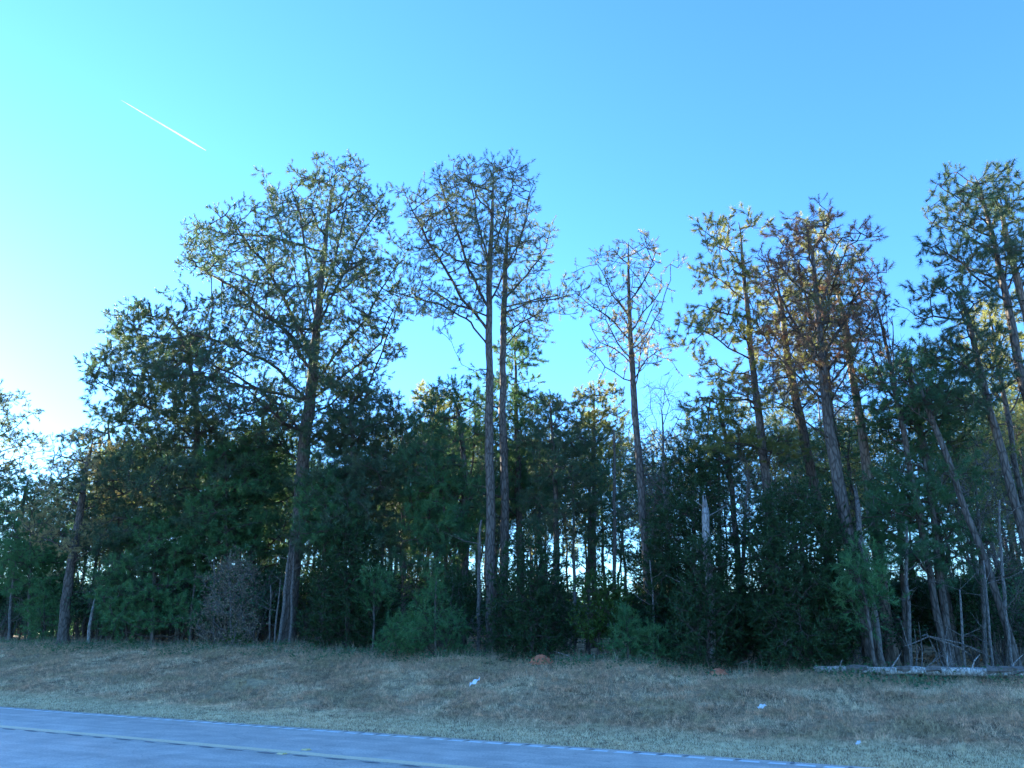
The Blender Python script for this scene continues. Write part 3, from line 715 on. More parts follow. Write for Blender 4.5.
T('holly_tree', 'small broadleaf evergreen with flat leafy tiers, right of the clay mound', 'evergreen tree', VF - .2,
  [(598, 660, 3), (600, 620, 3), (603, 580, 1)], [(578, 590, 618), (588, 575, 626), (598, 590, 615), (608, 580, 620), (622, 572, 630), (635, 582, 622)],
  nl=12, clumps=46, cs=.2, per=11, seed=51, **HO)
YP = dict(mat='bright', flat=.9, tn=26, tl=.2, tw=.014, spread=.55, rise=.8, up=.3, rt=.006, tips=1, step=.2)
T('pine_sapling', 'young bright green pine with a tall tuft on top, left of the central pair', 'sapling', VF - 1.0,
  [(436, 668, 3), (435, 620, 3), (436, 575, 1)], [(565, 428, 442), (590, 422, 450), (602, 415, 450), (615, 402, 462), (640, 385, 470), (655, 390, 468)],
  nl=12, clumps=34, cs=.15, per=8, seed=61, **YP)
T('pine_sapling', 'low bushy young pine at the grass edge under the shaded cedar', 'sapling', VF - .9,
  [(396, 664, 2.5), (396, 640, 2), (397, 622, 1)], [(618, 388, 408), (635, 375, 420), (652, 370, 428), (660, 378, 420)],
  nl=9, clumps=22, cs=.15, per=8, seed=62, **YP)
T('pine_sapling', 'thin young pine with one round needle head beside the forked trunk base', 'sapling', VF - .3,
  [(373, 658, 3), (374, 610, 2.5), (374, 580, 1)], [(575, 362, 386), (590, 357, 392), (605, 362, 385)],
  nl=9, clumps=18, cs=.2, per=9, seed=63, **YP)
T('pine_sapling', 'small upright young pine right of the tiered broadleaf evergreen', 'sapling', VF - .8,
  [(628, 672, 2.5), (628, 640, 2), (629, 618, 1)], [(614, 622, 637), (635, 616, 638), (655, 614, 636), (666, 618, 634)],
  nl=10, clumps=24, cs=.17, per=8, seed=64, **YP)
T('pine_sapling', 'small young pine under the lone bronze pine, shortest of the green ones there', 'sapling', VF - .8,
  [(655, 672, 2.5), (654, 655, 2), (653, 636, 1)], [(633, 648, 658), (648, 642, 668), (662, 642, 668)],
  nl=8, clumps=16, cs=.17, per=8, seed=65, **YP)
T('pine_sapling', 'young pine with bent pale stem growing behind the left part of the fallen log', 'sapling', VF - 1.1,
  [(876, 668, 4), (870, 635, 4), (866, 605, 3), (858, 570, 1)], [(556, 845, 872), (575, 836, 884), (598, 842, 884), (615, 850, 878)],
  nl=9, clumps=26, cs=.2, per=9, seed=66, **YP)
T('pine_sapling', 'bushy young pine at the left end of the verge beside the leaning grey trunk', 'sapling', VF + .6,
  [(45, 640, 3), (44, 615, 2.5), (44, 590, 1)], [(588, 34, 52), (605, 22, 64), (625, 18, 72), (638, 22, 68)],
  nl=10, clumps=40, cs=.24, per=9, seed=67, **YP)
T('pine_sapling', 'low green pine branches at the ground right of the leaning grey trunk', 'sapling', VF + 1.4,
  [(128, 645, 3), (126, 625, 2.5), (125, 600, 1)], [(590, 110, 140), (610, 98, 150), (632, 95, 152)],
  nl=10, clumps=40, cs=.24, per=9, seed=68, **YP)
T('leafy_bush', 'bare twiggy bush holding pale dead leaves at the left, beside the grey stems', 'bush', VF - .1,
  [(232, 650, 3), (231, 610, 2.5), (229, 570, 1)], [(558, 215, 245), (580, 200, 262), (605, 190, 268), (630, 190, 270), (648, 200, 262)],
  nl=22, clumps=85, cs=.2, per=10, seed=71, mat='dryleaf', barkm='grey', flat=1, tn=5, tl=.06, tw=.05, spread=1.3, rise=.5, up=.1, rt=.005, tips=2, step=.2, twig=1)
T('leafy_bush', 'small green-leaved bush at the foot of the dead-leaved bush', 'bush', VF - .5,
  [(238, 652, 2), (237, 645, 1.5), (237, 636, 1)], [(630, 228, 246), (640, 222, 254), (652, 224, 252)],
  nl=8, clumps=18, cs=.15, per=8, seed=72, mat='holly', barkm='grey', flat=1, tn=8, tl=.08, tw=.06, spread=1.3, rise=.5, rt=.005, tips=2, step=.2)

LP = dict(mat='bright', flat=.5, tn=20, tl=.2, tw=.018, nl=16, cs=.36, per=11, tips=2, rise=.3)
T(PT, 'young pine with low bright green boughs sweeping to the ground near the leaning grey trunk', PN, VF + .1,
  [(152, 640, 5), (154, 570, 4), (156, 515, 2)], [(500, 140, 170), (530, 112, 200), (560, 98, 222), (595, 92, 232), (622, 100, 220)], clumps=62, seed=81, **LP)
T(PT, 'young green pine with drooping boughs directly above the dead-leaved bush', PN, VF + 1.0,
  [(226, 645, 5), (226, 560, 4.5), (226, 490, 3), (226, 440, 1.5)], [(428, 212, 240), (455, 195, 262), (490, 185, 272), (525, 182, 276), (552, 195, 262)], clumps=60, seed=82, **LP)
T(PT, 'young green pine with soft boughs between the shaded cedar and the fan crowned pine', PN, VF + .2,
  [(322, 650, 5), (324, 580, 4.5), (326, 510, 3), (327, 465, 1.5)], [(455, 315, 340), (480, 300, 358), (510, 295, 372), (540, 300, 368)], clumps=42, seed=83, **LP)
T(PT, 'young green pine with layered boughs close behind the left trunk of the central pair', PN, VF + 1.9,
  [(446, 650, 5), (446, 580, 4.5), (444, 510, 3), (442, 455, 1.5)], [(445, 428, 456), (475, 412, 475), (510, 405, 482), (545, 412, 478)], clumps=45, seed=84, **LP)
T(PT, 'young green pine under the round crown at the left edge of the picture', PN, VF + 1.2,
  [(30, 640, 5), (30, 580, 4.5), (30, 520, 2)], [(505, 18, 44), (530, 0, 66), (560, -15, 78), (590, -12, 74)], clumps=45, seed=85, **LP)
T(PT, 'young green pine beside the bent grey dead trunk at the right', PN, VF + 2.2,
  [(905, 650, 5), (902, 580, 4.5), (900, 515, 3), (898, 470, 1.5)], [(462, 885, 910), (490, 872, 930), (525, 868, 936), (560, 875, 930)], clumps=42, seed=86, **LP)

T(PT, 'added pine directly behind the rusty crown, its sun-tinted tip showing above it', PN, VF + 5.5,  # added tree, its sun-coloured top stands for the rusty pine's lit tip
  [(862, 620, 10), (850, 540, 9), (840, 470, 8), (830, 400, 7), (822, 320, 5), (812, 250, 3), (805, 206, 1.5)],
  [(198, 792, 818), (220, 780, 845), (245, 775, 860), (275, 780, 865), (320, 785, 870), (360, 795, 860)], mat='pale', nl=10, clumps=34, cs=.4, flat=.5, per=10, tn=18, tl=.19, tw=.02, seed=87, tips=2, dn=1)
T('cedar_tree', 'low dark cedar hiding the foot of the broken dead trunk', 'cedar', VF - .9,
  [(708, 668, 4), (708, 620, 3), (708, 560, 1.5)], [(552, 698, 718), (580, 688, 730), (620, 678, 742), (662, 680, 740)],
  nl=18, clumps=95, cs=.24, per=12, seed=47, **CD)

T(PT, 'dark young pine low in the gap between the grey-green pine and the lone bronze pine', PN, VF + 7,
  [(588, 645, 5), (589, 580, 5), (590, 510, 4), (591, 455, 1.5)], [(448, 580, 602), (475, 570, 615), (510, 562, 622), (545, 562, 624), (575, 568, 618)], mat='deep', nl=14, clumps=40, cs=.42, flat=.5, per=10, tn=16, tl=.2, tw=.022, seed=88, tips=2, dn=1)
T(PT, 'dark young pine low between the lone bronze pine and the broken dead trunk', PN, VF + 8,
  [(662, 645, 5), (662, 580, 5), (661, 510, 4), (660, 462, 1.5)], [(455, 650, 672), (485, 642, 682), (520, 636, 690), (560, 638, 692)], mat='deep', nl=12, clumps=30, cs=.42, flat=.5, per=10, tn=16, tl=.2, tw=.022, seed=89, tips=2, dn=.9)


for a, k in HERO: pine(*a, **k)
print('TUFTS', STAT)

# ------------------------------------------------------------------ stems, snags, log, mounds
def stem(name, label, cat, V, trunk, mat, seed, twigs=6, group=None, torn=False):
    rg = np.random.default_rng(seed)
    Y = colray(trunk[0][0], V); mpp = Y / CP / F
    pts = []
    for px, py, wd in trunk:
        p = px2(px, py, Y); pts.append([p[0], p[1], p[2], wd * mpp / 2])
    zb = float(H(pts[0][0], Y)) - .1
    pts[0][2] = min(zb, pts[1][2] - .1)
    q = resample(pts, .3); q[1:, :2] += smooth(rg.normal(0, .02, (len(q) - 1, 2)), 1)
    org = np.array([q[0, 0], q[0, 1], zb + .1])
    ro = root(name, org, label, cat, group)
    g = Geo(); g.tube(q[:, :3] - org, q[:, 3], 10, .06, True, rg)
    if torn:      # splintered top
        top = q[-1, :3] - org; r = q[-1, 3]
        for k in range(5):
            an = k * 1.3; b = top + np.array([math.cos(an), math.sin(an), 0]) * r * .55
            g.tube(np.array([b - [0, 0, .1], b + [0, 0, rg.uniform(.1, .22)], b + [0, 0, rg.uniform(.25, .5)]]), np.array([r * .5, r * .3, .004]), 5, 0, True)
    if twigs:
        gb = g
        for k in range(twigs):
            i = rg.integers(len(q) // 3, len(q)); a = q[i, :3] - org; az = rg.uniform(0, 6.28); L = rg.uniform(.3, 1.3)
            dv = np.array([math.cos(az), math.sin(az), rg.uniform(.1, .9)]); m = a + dv * L * .5
            e = m + (dv + rg.normal(0, .3, 3)) * L * .5
            r = min(q[i, 3] * .4, .02); gb.segs(np.array([a, m, m]), np.array([m, e, m + (e - m) * .7 + [0.1, 0, .1]]), [r, r * .7, r * .5], [r * .7, .004, .003], 4)
    link('trunk', g.mesh('trunk', M[mat], True), ro)
    return ro
stem('dead_tree', 'broken dead trunk with splintered pale grey top in front of the tall dark cedar', 'dead tree', VF - .35,
     [(712, 660, 7), (711, 600, 7), (707, 550, 8), (706, 508, 6)], 'snag', 5, 3, torn=True)
stem('dead_tree', 'thin grey dead trunk bending right, between the broad cedar clump and the bent sapling', 'dead tree', VF + .4,
     [(882, 660, 5), (873, 600, 5), (868, 570, 5), (860, 540, 5), (857, 500, 4)], 'grey', 6, 4, torn=True)
stem('dead_tree', 'short pale leaning dead stub right of the leaning grey trunk at far left', 'dead tree', VF + .1,
     [(88, 648, 3), (90, 625, 3), (93, 606, 2)], 'snag', 7, 1, torn=True)
for i, (x, x2, y2, wd, lab) in enumerate([
        (278, 290, 545, 3.2, 'pale straight bare pole stem, brightest of those left of the forked pine trunk'),
        (289, 295, 540, 3, 'dim bluish bare pole stem right beside the brightest pale one'),
        (272, 281, 580, 1.6, 'very thin bare stem leaning against the bright pale pole'),
        (188, 196, 570, 2.5, 'thin dark pole stem just right of the spreading pine trunk'),
        (213, 214, 560, 1.8, 'thin grey stem rising through the dead-leaved bush'),
        (268, 271, 585, 1.8, 'thin faint stem right of the dead-leaved bush'),
        (478, 480, 520, 3.6, 'slim blue-grey stem close to the left of the central pair of trunks'),
        (604, 596, 600, 1.8, 'thin pale stem under the tiered broadleaf evergreen'),
        (656, 651, 560, 2.2, 'thin whitish stem rising above the shortest young pine'),
        (700, 696, 600, 1.6, 'thin dry stalk in front of the tall dark cedar'),
        (962, 960, 590, 2.2, 'thin upright grey stem right of the dead branch pile'),
        (990, 985, 560, 2.2, 'thin upright stem near the right end of the fallen log'),
        (910, 905, 520, 3.5, 'slim shaded stem left of the dead branch pile'),
        (1008, 998, 500, 3, 'slim leaning stem at the right edge above the log'),
        (6, 14, 570, 2.5, 'thin pale stem at the left edge of the wood'),
        (330, 334, 560, 2.2, 'slim shaded stem left of the shaded cedar'),
        (575, 573, 470, 3, 'slim bare stem between the grey-green young pine and the tiered evergreen'),
        (615, 614, 430, 3.5, 'slim straight stem just left of the lone bronze pine'),
        (722, 718, 440, 3.5, 'slim straight stem behind the broken dead trunk'),
        (838, 829, 520, 4, 'slim dark stem over the broad cedar clump')]):
    stem('bare_sapling', lab, 'sapling', VF + [.0, .3, -.1, .8, .2, .4, .8, 0, .2, -.6, -.2, .3, .6, .8, .5, .8, 3.5, 5, 4.5, 2.5][i],
         [(x, 660, wd), ((x + x2) / 2, (655 + y2) / 2, wd), (x2, y2, wd * .55)], 'grey', 100 + i, 5, group='thin bare stems along the edge of the wood')

def at(px, V, dz=0.0):
    Y = colray(px, V); x = (px - 512) / F * Y / CP
    for _ in range(3):
        p = px2(px, 384 + F * math.tan(PITCH) if False else 655, Y); x = p[0]
    return np.array([x, Y, float(H(x, Y)) + dz])
# fallen log: one broken trunk lying behind the weeds
rg = np.random.default_rng(5)
VL = VF - 1.3
A, B = at(812, VL + .1, .17), at(1110, VL - .1, .22)
org = A.copy()
ro = root('fallen_log', org, 'pale fallen log with peeling bark at the edge of the wood on the right', 'log')
n = 40; t = np.linspace(0, 1, n)[:, None]
P = A + (B - A) * t; P[:, 2] = np.maximum(np.poly1d(np.polyfit(t[:, 0], [float(H(p[0], p[1])) for p in P], 1))(t[:, 0]) + .22, [float(H(p[0], p[1])) + .08 for p in P]); P[:, 2] = smooth(P[:, 2], 4); P[:, 1] += smooth(rg.normal(0, .06, n), 3)
g = Geo(); g.tube(P - org, np.linspace(.08, .13, n), 12, .12, True, rg); link('trunk', g.mesh('trunk', M['dead'], True), ro)
g = Geo()
flk = plain('flaking_bark', (.10, .085, .07), (.20, .17, .15), 12, .9, .8)
for a, b in ((5, 8), (12, 14), (16, 18), (24, 29)):
    q = P[a:b + 1] + np.array([.0, -.02, .035]); g = Geo(); g.tube(q - org, np.linspace(.082, .132, n)[a:b + 1] * rg.uniform(.9, 1.06, b + 1 - a), 10, .16, True, rg)
    link('bark_patch', g.mesh('bark_patch', flk), ro)
for i in (4, 11, 19, 22, 27, 31, 35):
    a = P[i] - org; e = a + np.array([rg.uniform(-.4, .4), -.1, rg.uniform(.25, .7)]); m = (a + e) / 2 + rg.normal(0, .05, 3)
    g = Geo(); g.segs(np.array([a, m]), np.array([m, e]), [.025, .018], [.018, .006], 6)
    link('branch_stub', g.mesh('branch_stub', M['snag']), ro)
# dead branch pile
ro = root('dead_branch', at(932, VF - .6), 'spiky heap of pale dead branches propped up behind the middle of the fallen log', 'dead branch')
g = Geo(); 
for k in range(16):
    a = np.array([rg.uniform(-.9, .9), rg.uniform(-.3, .3), 0]); az = rg.uniform(0, 6.28)
    h = rg.uniform(.3, 1.7); e = np.array([a[0] * .3 - .1 + math.cos(az) * .35 * (k % 3), math.sin(az) * .5, h])
    if k % 4 == 0: e = np.array([rg.uniform(-1.6, 1.7), rg.uniform(-.4, .4), rg.uniform(.5, 1.3)]); a = np.array([0, 0, 1.1])
    m = (a + e) / 2 + rg.normal(0, .12, 3)
    r = rg.uniform(.014, .03); g.segs(np.array([a, m, m]), np.array([m, e, m + (e - a) * .35 + rg.normal(0, .15, 3)]), [r, r * .8, r * .5], [r * .8, .006, .005], 5)
link('branches', g.mesh('branches', M['grey']), ro)
# fallen grey branches right of the clay mound
for px, V, lab, L in ((578, VF - .75, 'fallen pale branch in the grass right of the larger clay mound', 1.5), (727, VF - .3, 'thin fallen stick above the smaller clay mound', 1.3)):
    o_ = at(px, V); g = Geo()
    for k in range(4):
        a = np.array([0, 0, .06]); e = a + np.array([rg.uniform(.4, 1) * L * (1 if k % 2 else -1) * .6, rg.uniform(-.2, .2), rg.uniform(.05, .3)]); m = (a + e) / 2 + rg.normal(0, .04, 3)
        g.segs(np.array([a, m]), np.array([m, e]), [.022, .016], [.016, .006], 5)
    ro = link('fallen_branch', g.mesh('fallen_branch', M['dead'])); ro.location = o_; tag(ro, lab, 'branch')
# clay mounds
clay = plain('red_clay', (.50, .14, .07), (.74, .25, .13), 7, .95, 1.0)
MOUNDS = []
def mound(px, V, rx, h, lab, seed):
    rgm = np.random.default_rng(seed); o_ = at(px, V, -.03); MOUNDS.append((o_, rx))
    nr, na = 12, 36; vs_ = [[0, 0, h]]
    ph = rgm.uniform(0, 6.28, 6)
    for i in range(1, nr + 1):
        for j in range(na):
            a = j * 2 * math.pi / na; r = i / nr
            rr = rx * r * (1 + .12 * math.sin(2 * a + ph[0]) + .07 * math.sin(5 * a + ph[1]))
            z = h * (1 - r ** 1.8) * (1 + .18 * math.sin(3 * a + ph[2]) * r) + rgm.normal(0, .012) * (r < 1)
            vs_.append([rr * math.cos(a), rr * .75 * math.sin(a), z])
    f3 = np.array([[0, 1 + j, 1 + (j + 1) % na] for j in range(na)])
    f4 = np.array([[1 + i * na + j, 1 + (i + 1) * na + j, 1 + (i + 1) * na + (j + 1) % na, 1 + i * na + (j + 1) % na] for i in range(nr - 1) for j in range(na)])
    g = Geo(); g.add(np.array(vs_), f3, f4)
    # loose crumbs of clay
    for k in range(26):
        a = rgm.uniform(0, 6.28); r = rx * rgm.uniform(.6, 1.25); s_ = rgm.uniform(.012, .035)
        c = np.array([r * math.cos(a), r * .75 * math.sin(a), .05 + max(0, h * (1 - min(r / rx, 1) ** 1.8)) + s_ * .3])
        q = nrm(rgm.standard_normal((4, 3))) * s_ + c
        g.add(q, np.array([[0, 1, 2], [0, 2, 3], [0, 3, 1], [1, 3, 2]]))
    m = link('clay_mound', g.mesh('clay_mound', clay, True)); m.location = o_; tag(m, lab, 'mound')
mound(541, VF - 1.55,   .44, .29, 'larger mound of red clay in the grass below the central pair of trunks', 3)
mound(717, VF - 1.75,   .34, .21, 'smaller mound of red clay in the grass below the broken dead trunk', 4)
# litter
white = plain('white_plastic', (.75, .78, .8), (.88, .9, .9), 6, .4, .2)
def litter(px, py, sx, sy, lab, seed, name='plastic_scrap'):
    rgl = np.random.default_rng(seed)
    # find the verge point under this picture position
    best = None
    for V in np.arange(VEDGE + .5, VF, .05):
        p = at(px, V); d = p - np.array([0, 0, CAMH]); yy = 384 - F * (d[2] * CP - d[1] * SP) / (d[2] * SP + d[1] * CP)
        if best is None or abs(yy - py) < best[0]: best = (abs(yy - py), V)
    o_ = at(px, best[1], .10)
    nx, ny = 9, 6; v = []
    for j in range(ny):
        for i in range(nx):
            s_ = i / (nx - 1) - .5; t_ = j / (ny - 1) - .5
            v.append([s_ * sx, t_ * sx * .5 + rgl.normal(0, .008), sy * (.5 + .4 * s_ * 2) + t_ * sy * .5 + math.sin(s_ * 9 + t_ * 4) * sy * .22 + rgl.normal(0, .01)])
    f = np.array([[j * nx + i, j * nx + i + 1, (j + 1) * nx + i + 1, (j + 1) * nx + i] for j in range(ny - 1) for i in range(nx - 1)])
    g = Geo(); g.add(np.array(v), None, f)
    o = link(name, g.mesh(name, white, True)); o.location = o_; tag(o, lab, 'litter')
    md = o.modifiers.new('thick', 'SOLIDIFY'); md.thickness = .006
litter(475, 689, .26, .16, 'crumpled white plastic scrap, largest piece of litter on the grass bank', 8)
litter(757, 713, .18, .07, 'small white scrap on the brown grass right of the larger litter', 9)
litter(847, 750, .08, .04, 'tiny white scrap on the pale mown grass strip by the road', 10)
# raised reflectors on the centre line
refl = plain('yellow_marker_plastic', (.62, .48, .22), (.78, .64, .36), 20, .45, .2); rlens = plain('amber_lens', (.75, .5, .15), (.85, .62, .25), 30, .2, .05)
def marker(px, py, lab):
    p = pxground(px, py, .01)
    ro = root('road_marker', (p[0], p[1], .004), lab, 'road marker', 'raised markers on the centre line'); ro.rotation_euler[2] = RZ
    def frus(x0, x1, z, k=.6):
        v = np.array([[-x0, -x1, 0], [x0, -x1, 0], [x0, x1, 0], [-x0, x1, 0], [-x0 * k, -x1 * .8, z], [x0 * k, -x1 * .8, z], [x0 * k, x1 * .8, z], [-x0 * k, x1 * .8, z]])
        return v, np.array([[0, 3, 2, 1], [4, 5, 6, 7], [0, 1, 5, 4], [1, 2, 6, 5], [2, 3, 7, 6], [3, 0, 4, 7]])
    g = Geo(); v, f = frus(.075, .06, .02); g.add(v, None, f); b = link('body', g.mesh('body', refl), ro)
    pad = Geo(); th = np.linspace(0, 2 * np.pi, 13)[:-1]; rr = .10 + .015 * np.sin(th * 3)
    pad.add(np.concatenate([np.stack([rr * np.cos(th), rr * .8 * np.sin(th), np.full(12, .001)], 1), [[0, 0, .004]]]), np.array([[k, (k + 1) % 12, 12] for k in range(12)]))
    link('adhesive_pad', pad.mesh('adhesive_pad', yel), ro)
    for sgn in (-1, 1):
        g = Geo(); v = np.array([[sgn * .0735, -.045, .003], [sgn * .0735, .045, .003], [sgn * .050, .040, .0175], [sgn * .050, -.040, .0175]]) + np.array([sgn * .003, 0, .001])
        g.add(v, None, np.array([[0, 1, 2, 3]])); link('lens', g.mesh('lens', rlens), ro)
marker(282, 753.5, 'raised yellow marker on the near side of the yellow centre line')
marker(306, 749.5, 'raised yellow marker on the far side of the yellow centre line')

# ------------------------------------------------------------------ trees deeper in the wood
SKY = np.array([(-200, 440), (0, 492), (60, 455), (110, 432), (250, 415), (380, 410), (420, 412), (470, 405), (530, 412), (560, 415), (600, 405), (650, 420), (700, 415), (740, 405),
                (800, 385), (870, 385), (930, 395), (960, 385), (1024, 370), (1250, 330)], float)
def proto(i, mat, hh=17.0, base=.45, wid=2.6, bare=False, tr0=.15, nc=44):
    """pine of unit kind grown at the origin; copies of it fill the wood"""
    rg = np.random.default_rng(900 + i); n = int(hh / .5)
    z = np.linspace(0, hh, n); tr = np.stack([smooth(rg.normal(0, .12, n), 6) * 2 + rg.normal(0, .02) * z, smooth(rg.normal(0, .12, n), 6) * 2, z], 1); tr[:, :2] -= tr[0, :2]
    r = tr0 * (1 - z / hh) ** .8 + .012; P0 = list(tr); par = [-1] + list(range(n - 1)); can = [False] * n
    az = 0
    for k in range(16):
        h = hh * (base + (1 - base) * (k + .5) / 16) ; i0 = min(int(h / hh * (n - 1)), n - 2); az += 2.4
        L = wid * (math.sin(math.pi * min(1, (1 - (k + .5) / 16) * .8 + .2)) ** .7) * rg.uniform(.7, 1.1)
        e = tr[i0] + np.array([math.cos(az) * L, math.sin(az) * L, L * rg.uniform(.15, .5)]); prev = i0
        for q in resample(np.array([tr[i0], (tr[i0] + e) / 2 - [0, 0, .1], e]), .4)[1:]:
            P0.append(q); par.append(prev); can.append(True); prev = len(P0) - 1
    c = []
    for k in range(nc):
        t = rg.uniform(0, 1) ; h = hh * (base + (1.0 - base) * t); a = rg.uniform(0, 6.28)
        L = wid * (math.sin(math.pi * ((1 - t) * .8 + .2)) ** .7) * rg.uniform(.2, 1) ** .5
        c.append([math.cos(a) * L, math.sin(a) * L, h])
    c = np.array(c); c[:, :2] += np.array([np.interp(c[:, 2], z, tr[:, 0]), np.interp(c[:, 2], z, tr[:, 1])]).T
    att = np.repeat(c, 10, 0) + rg.normal(0, 1, (nc * 10, 3)) * [.5, .5, .28]
    P, par = grow(P0, par, np.array(can), att, rg, step=.42, infl=3, kill=.5)
    m = len(P); ch = np.zeros(m, int); tp = np.zeros(m); hg = np.zeros(m, int)
    for q in range(m - 1, 0, -1): ch[par[q]] += 1
    tp[ch == 0] = 1
    for q in range(m - 1, 0, -1): tp[par[q]] += tp[q]; hg[par[q]] = max(hg[par[q]], hg[q] + 1)
    rd = .013 * np.maximum(tp, 1) ** .43; b = np.arange(n, m)
    g = Geo(); g.sm = True; g.tube(tr, r, 8, .04, True, rg); g.sm = False; g.mi = 1
    for k in range(10):
        i0 = rg.integers(int(n * .1), int(n * .5)); a_ = rg.uniform(0, 6.28); L = rg.uniform(.4, 1.6)
        g.segs([tr[i0]], [tr[i0] + np.array([math.cos(a_), math.sin(a_), rg.uniform(-.2, .4)]) * L], [.025], [.008], 4)
    gc = Geo(); gc.mi = 1; ra = np.where(par[b] < n, rd[b] * 1.2, rd[par[b]]); th = rd[b] > .022
    for gg, mk in ((g, th), (gc, ~th)): gg.segs(P[par[b[mk]]], P[b[mk]], ra[mk], rd[b[mk]], 4)
    lm = 'grey' if bare else 'limb'
    tm = g.mesh('trunk', [M[lm if bare else 'bark'], M[lm]])
    nb = b[tp[b] <= 3]; Dn = nrm(P[nb] - P[par[nb]])
    B1, d1 = gc.side_twigs(P[nb], Dn, 2, .2, .55, .008, rg)
    if bare: gc.side_twigs(B1, d1, 2, .2, .4, .006, rg)
    else:
        pts = np.concatenate([P[nb], B1]); dd = nrm(np.concatenate([Dn, d1]) + [0, 0, .3]); gc.mi = 0
        gc.needles(pts, dd, 22, .25, .026, .8, rg); print('PROTO', i, len(pts))
    return tm, gc.mesh('crown', [M[mat], M[lm]]), hh
PR = [proto(0, 'green'), proto(1, 'pale', 16.5, .5), proto(2, 'deep', 17, .4, 2.9), proto(3, 'green', 18, .55, 2.4), proto(4, 'pale', 15, .38, 2.5), proto(5, 'tan', 15, .35, 2.6, True), proto(6, 'green', 14, .25, 2.3), proto(7, 'green', 15, .6, 1.1, False, .075, 16), proto(8, 'pale', 14, .65, 1.0, False, .06, 12)]
def place(pi, x, y, h, label, cat, group, name):
    tm, cm, hh = PR[pi]; z = float(H(x, y))
    ro = root(name, (x, y, z - .1), label, cat, group)
    s_ = h / hh; ro.scale = (max(s_, .55) ** .8,) * 2 + (s_,); ro.rotation_euler[2] = rng.uniform(0, 6.28)
    ro.rotation_euler[0] = rng.normal(0, .02); ro.rotation_euler[1] = rng.normal(-.02, .03)
    for nm, me in (('trunk', tm), ('crown', cm)):
        if me is not None: link(nm, me, ro)
    return ro
LB = ['slender green pine standing among many alike, deep in the shaded wood', 'slender pine with sunlit yellow-green needles standing deep in the wood',
      'dark bushy pine standing deep in the shaded wood', 'tall thin pine with high green crown deep in the wood', 'shorter sunlit yellow-green pine deep in the wood',
      'leafless twiggy tree standing deep among the pines', 'young green pine branched low, deep among the taller trunks',
      'pole thin pine with a small green top, crowded deep in the wood', 'pole thin pine with a small sun-tinted top, crowded deep in the wood']
GR = ['slender green pines deep in the wood', 'sunlit pines deep in the wood', 'dark bushy pines deep in the wood', 'tall thin pines deep in the wood', 'short sunlit pines deep in the wood', 'leafless trees deep in the wood', 'young pines deep in the wood', 'pole thin green pines deep in the wood', 'pole thin sunlit pines deep in the wood']
def project(x, y, z):
    dz = z - CAMH; dep = dz * SP + y * CP
    return 512 + F * x / dep, 384 - F * (dz * CP - y * SP) / dep
placed = []
cnt = 0; tries = 0
NBG = 190
NBG = 150
while cnt < NBG and tries < 9000:
    tries += 1
    v = VF + 5 + 62 * rng.uniform(0, 1) ** 1.25
    px = rng.uniform(-70, 1100); Yd = colray(px, v)
    if Yd > 125: continue
    if px > 600 and rng.uniform() < .6: continue
    x = float(px2(px, 640, Yd)[0])
    if any((x - a) ** 2 + (Yd - b) ** 2 < 2.0 ** 2 for a, b in placed): continue
    z0 = float(H(x, Yd)); top = np.interp(px, SKY[:, 0], SKY[:, 1]) + min(abs(rng.normal(0, 38)), 95) - 2
    if 520 < px < 740 and rng.uniform() < .35: continue
    b = (384 - top) / F; t = Yd / (CP - b * SP); h = CAMH + t * (SP + b * CP) - z0
    if h > 21: h = 21 * rng.uniform(.85, 1)
    if h < 5.5: continue
    pi = int(rng.choice(7, p=[.2, .16, .18, .2, .06, .1, .10])) if h > 9 else int(rng.choice([6, 2, 5], p=[.5, .35, .15]))
    if px > 640 and rng.uniform() < .25: pi = 1
    if px < 420 and pi in (1, 4) and rng.uniform() < .6: pi = 2
    place(pi, x, Yd, h, LB[pi], 'bare tree' if pi == 5 else 'pine', GR[pi], 'bare_tree' if pi == 5 else 'pine_tree'); placed.append((x, Yd)); cnt += 1
k = 0
while k < 100:
    v = VF + 3 + 40 * rng.uniform(); px = rng.uniform(-40, 1080); Yd = colray(px, v)
    if Yd > 100 or (px > 820 and v < VF + 12): continue
    x = float(px2(px, 640, Yd)[0]); z0 = float(H(x, Yd)); top = np.interp(px, SKY[:, 0], SKY[:, 1]) + rng.uniform(5, 90)
    b = (384 - top) / F; t = Yd / (CP - b * SP); h = min(CAMH + t * (SP + b * CP) - z0, 16)
    if h < 6: continue
    pi = 8 if rng.uniform() < .3 else 7; place(pi, x, Yd, h, LB[pi], 'pine', GR[pi], 'pine_tree'); k += 1
# the wood goes on to the left beyond the frame, where it shades the road and the bank
k = 0
for tries in range(4000):
    if k >= 120: break
    az = R(-rng.uniform(39, 76)); v = VF + 1 + 30 * rng.uniform()
    d = v / (math.cos(az) * Vd[1] + math.sin(az) * Vd[0])
    if not (0 < d < 170): continue
    x, y = d * math.sin(az), d * math.cos(az)
    if any((x - a) ** 2 + (y - b) ** 2 < 2.4 ** 2 for a, b in placed): continue
    pi = int(rng.choice([0, 2, 3, 6])); place(pi, x, y, rng.uniform(14, 19), 'pine of the wood continuing past the left edge of the picture', 'pine', 'pines past the left edge', 'pine_tree'); placed.append((x, y)); k += 1
for tries in range(400):
    if k >= 115: break
    u = rng.uniform(28, 60); v = VF + 2 + 30 * rng.uniform(); x, y = map(float, xy(u, v))
    if x / max(y, 1) < .8: continue
    pi = int(rng.choice([0, 2, 3])); place(pi, x, y, rng.uniform(14, 18), 'pine of the wood continuing past the right edge of the picture', 'pine', 'pines past the right edge', 'pine_tree'); k += 1

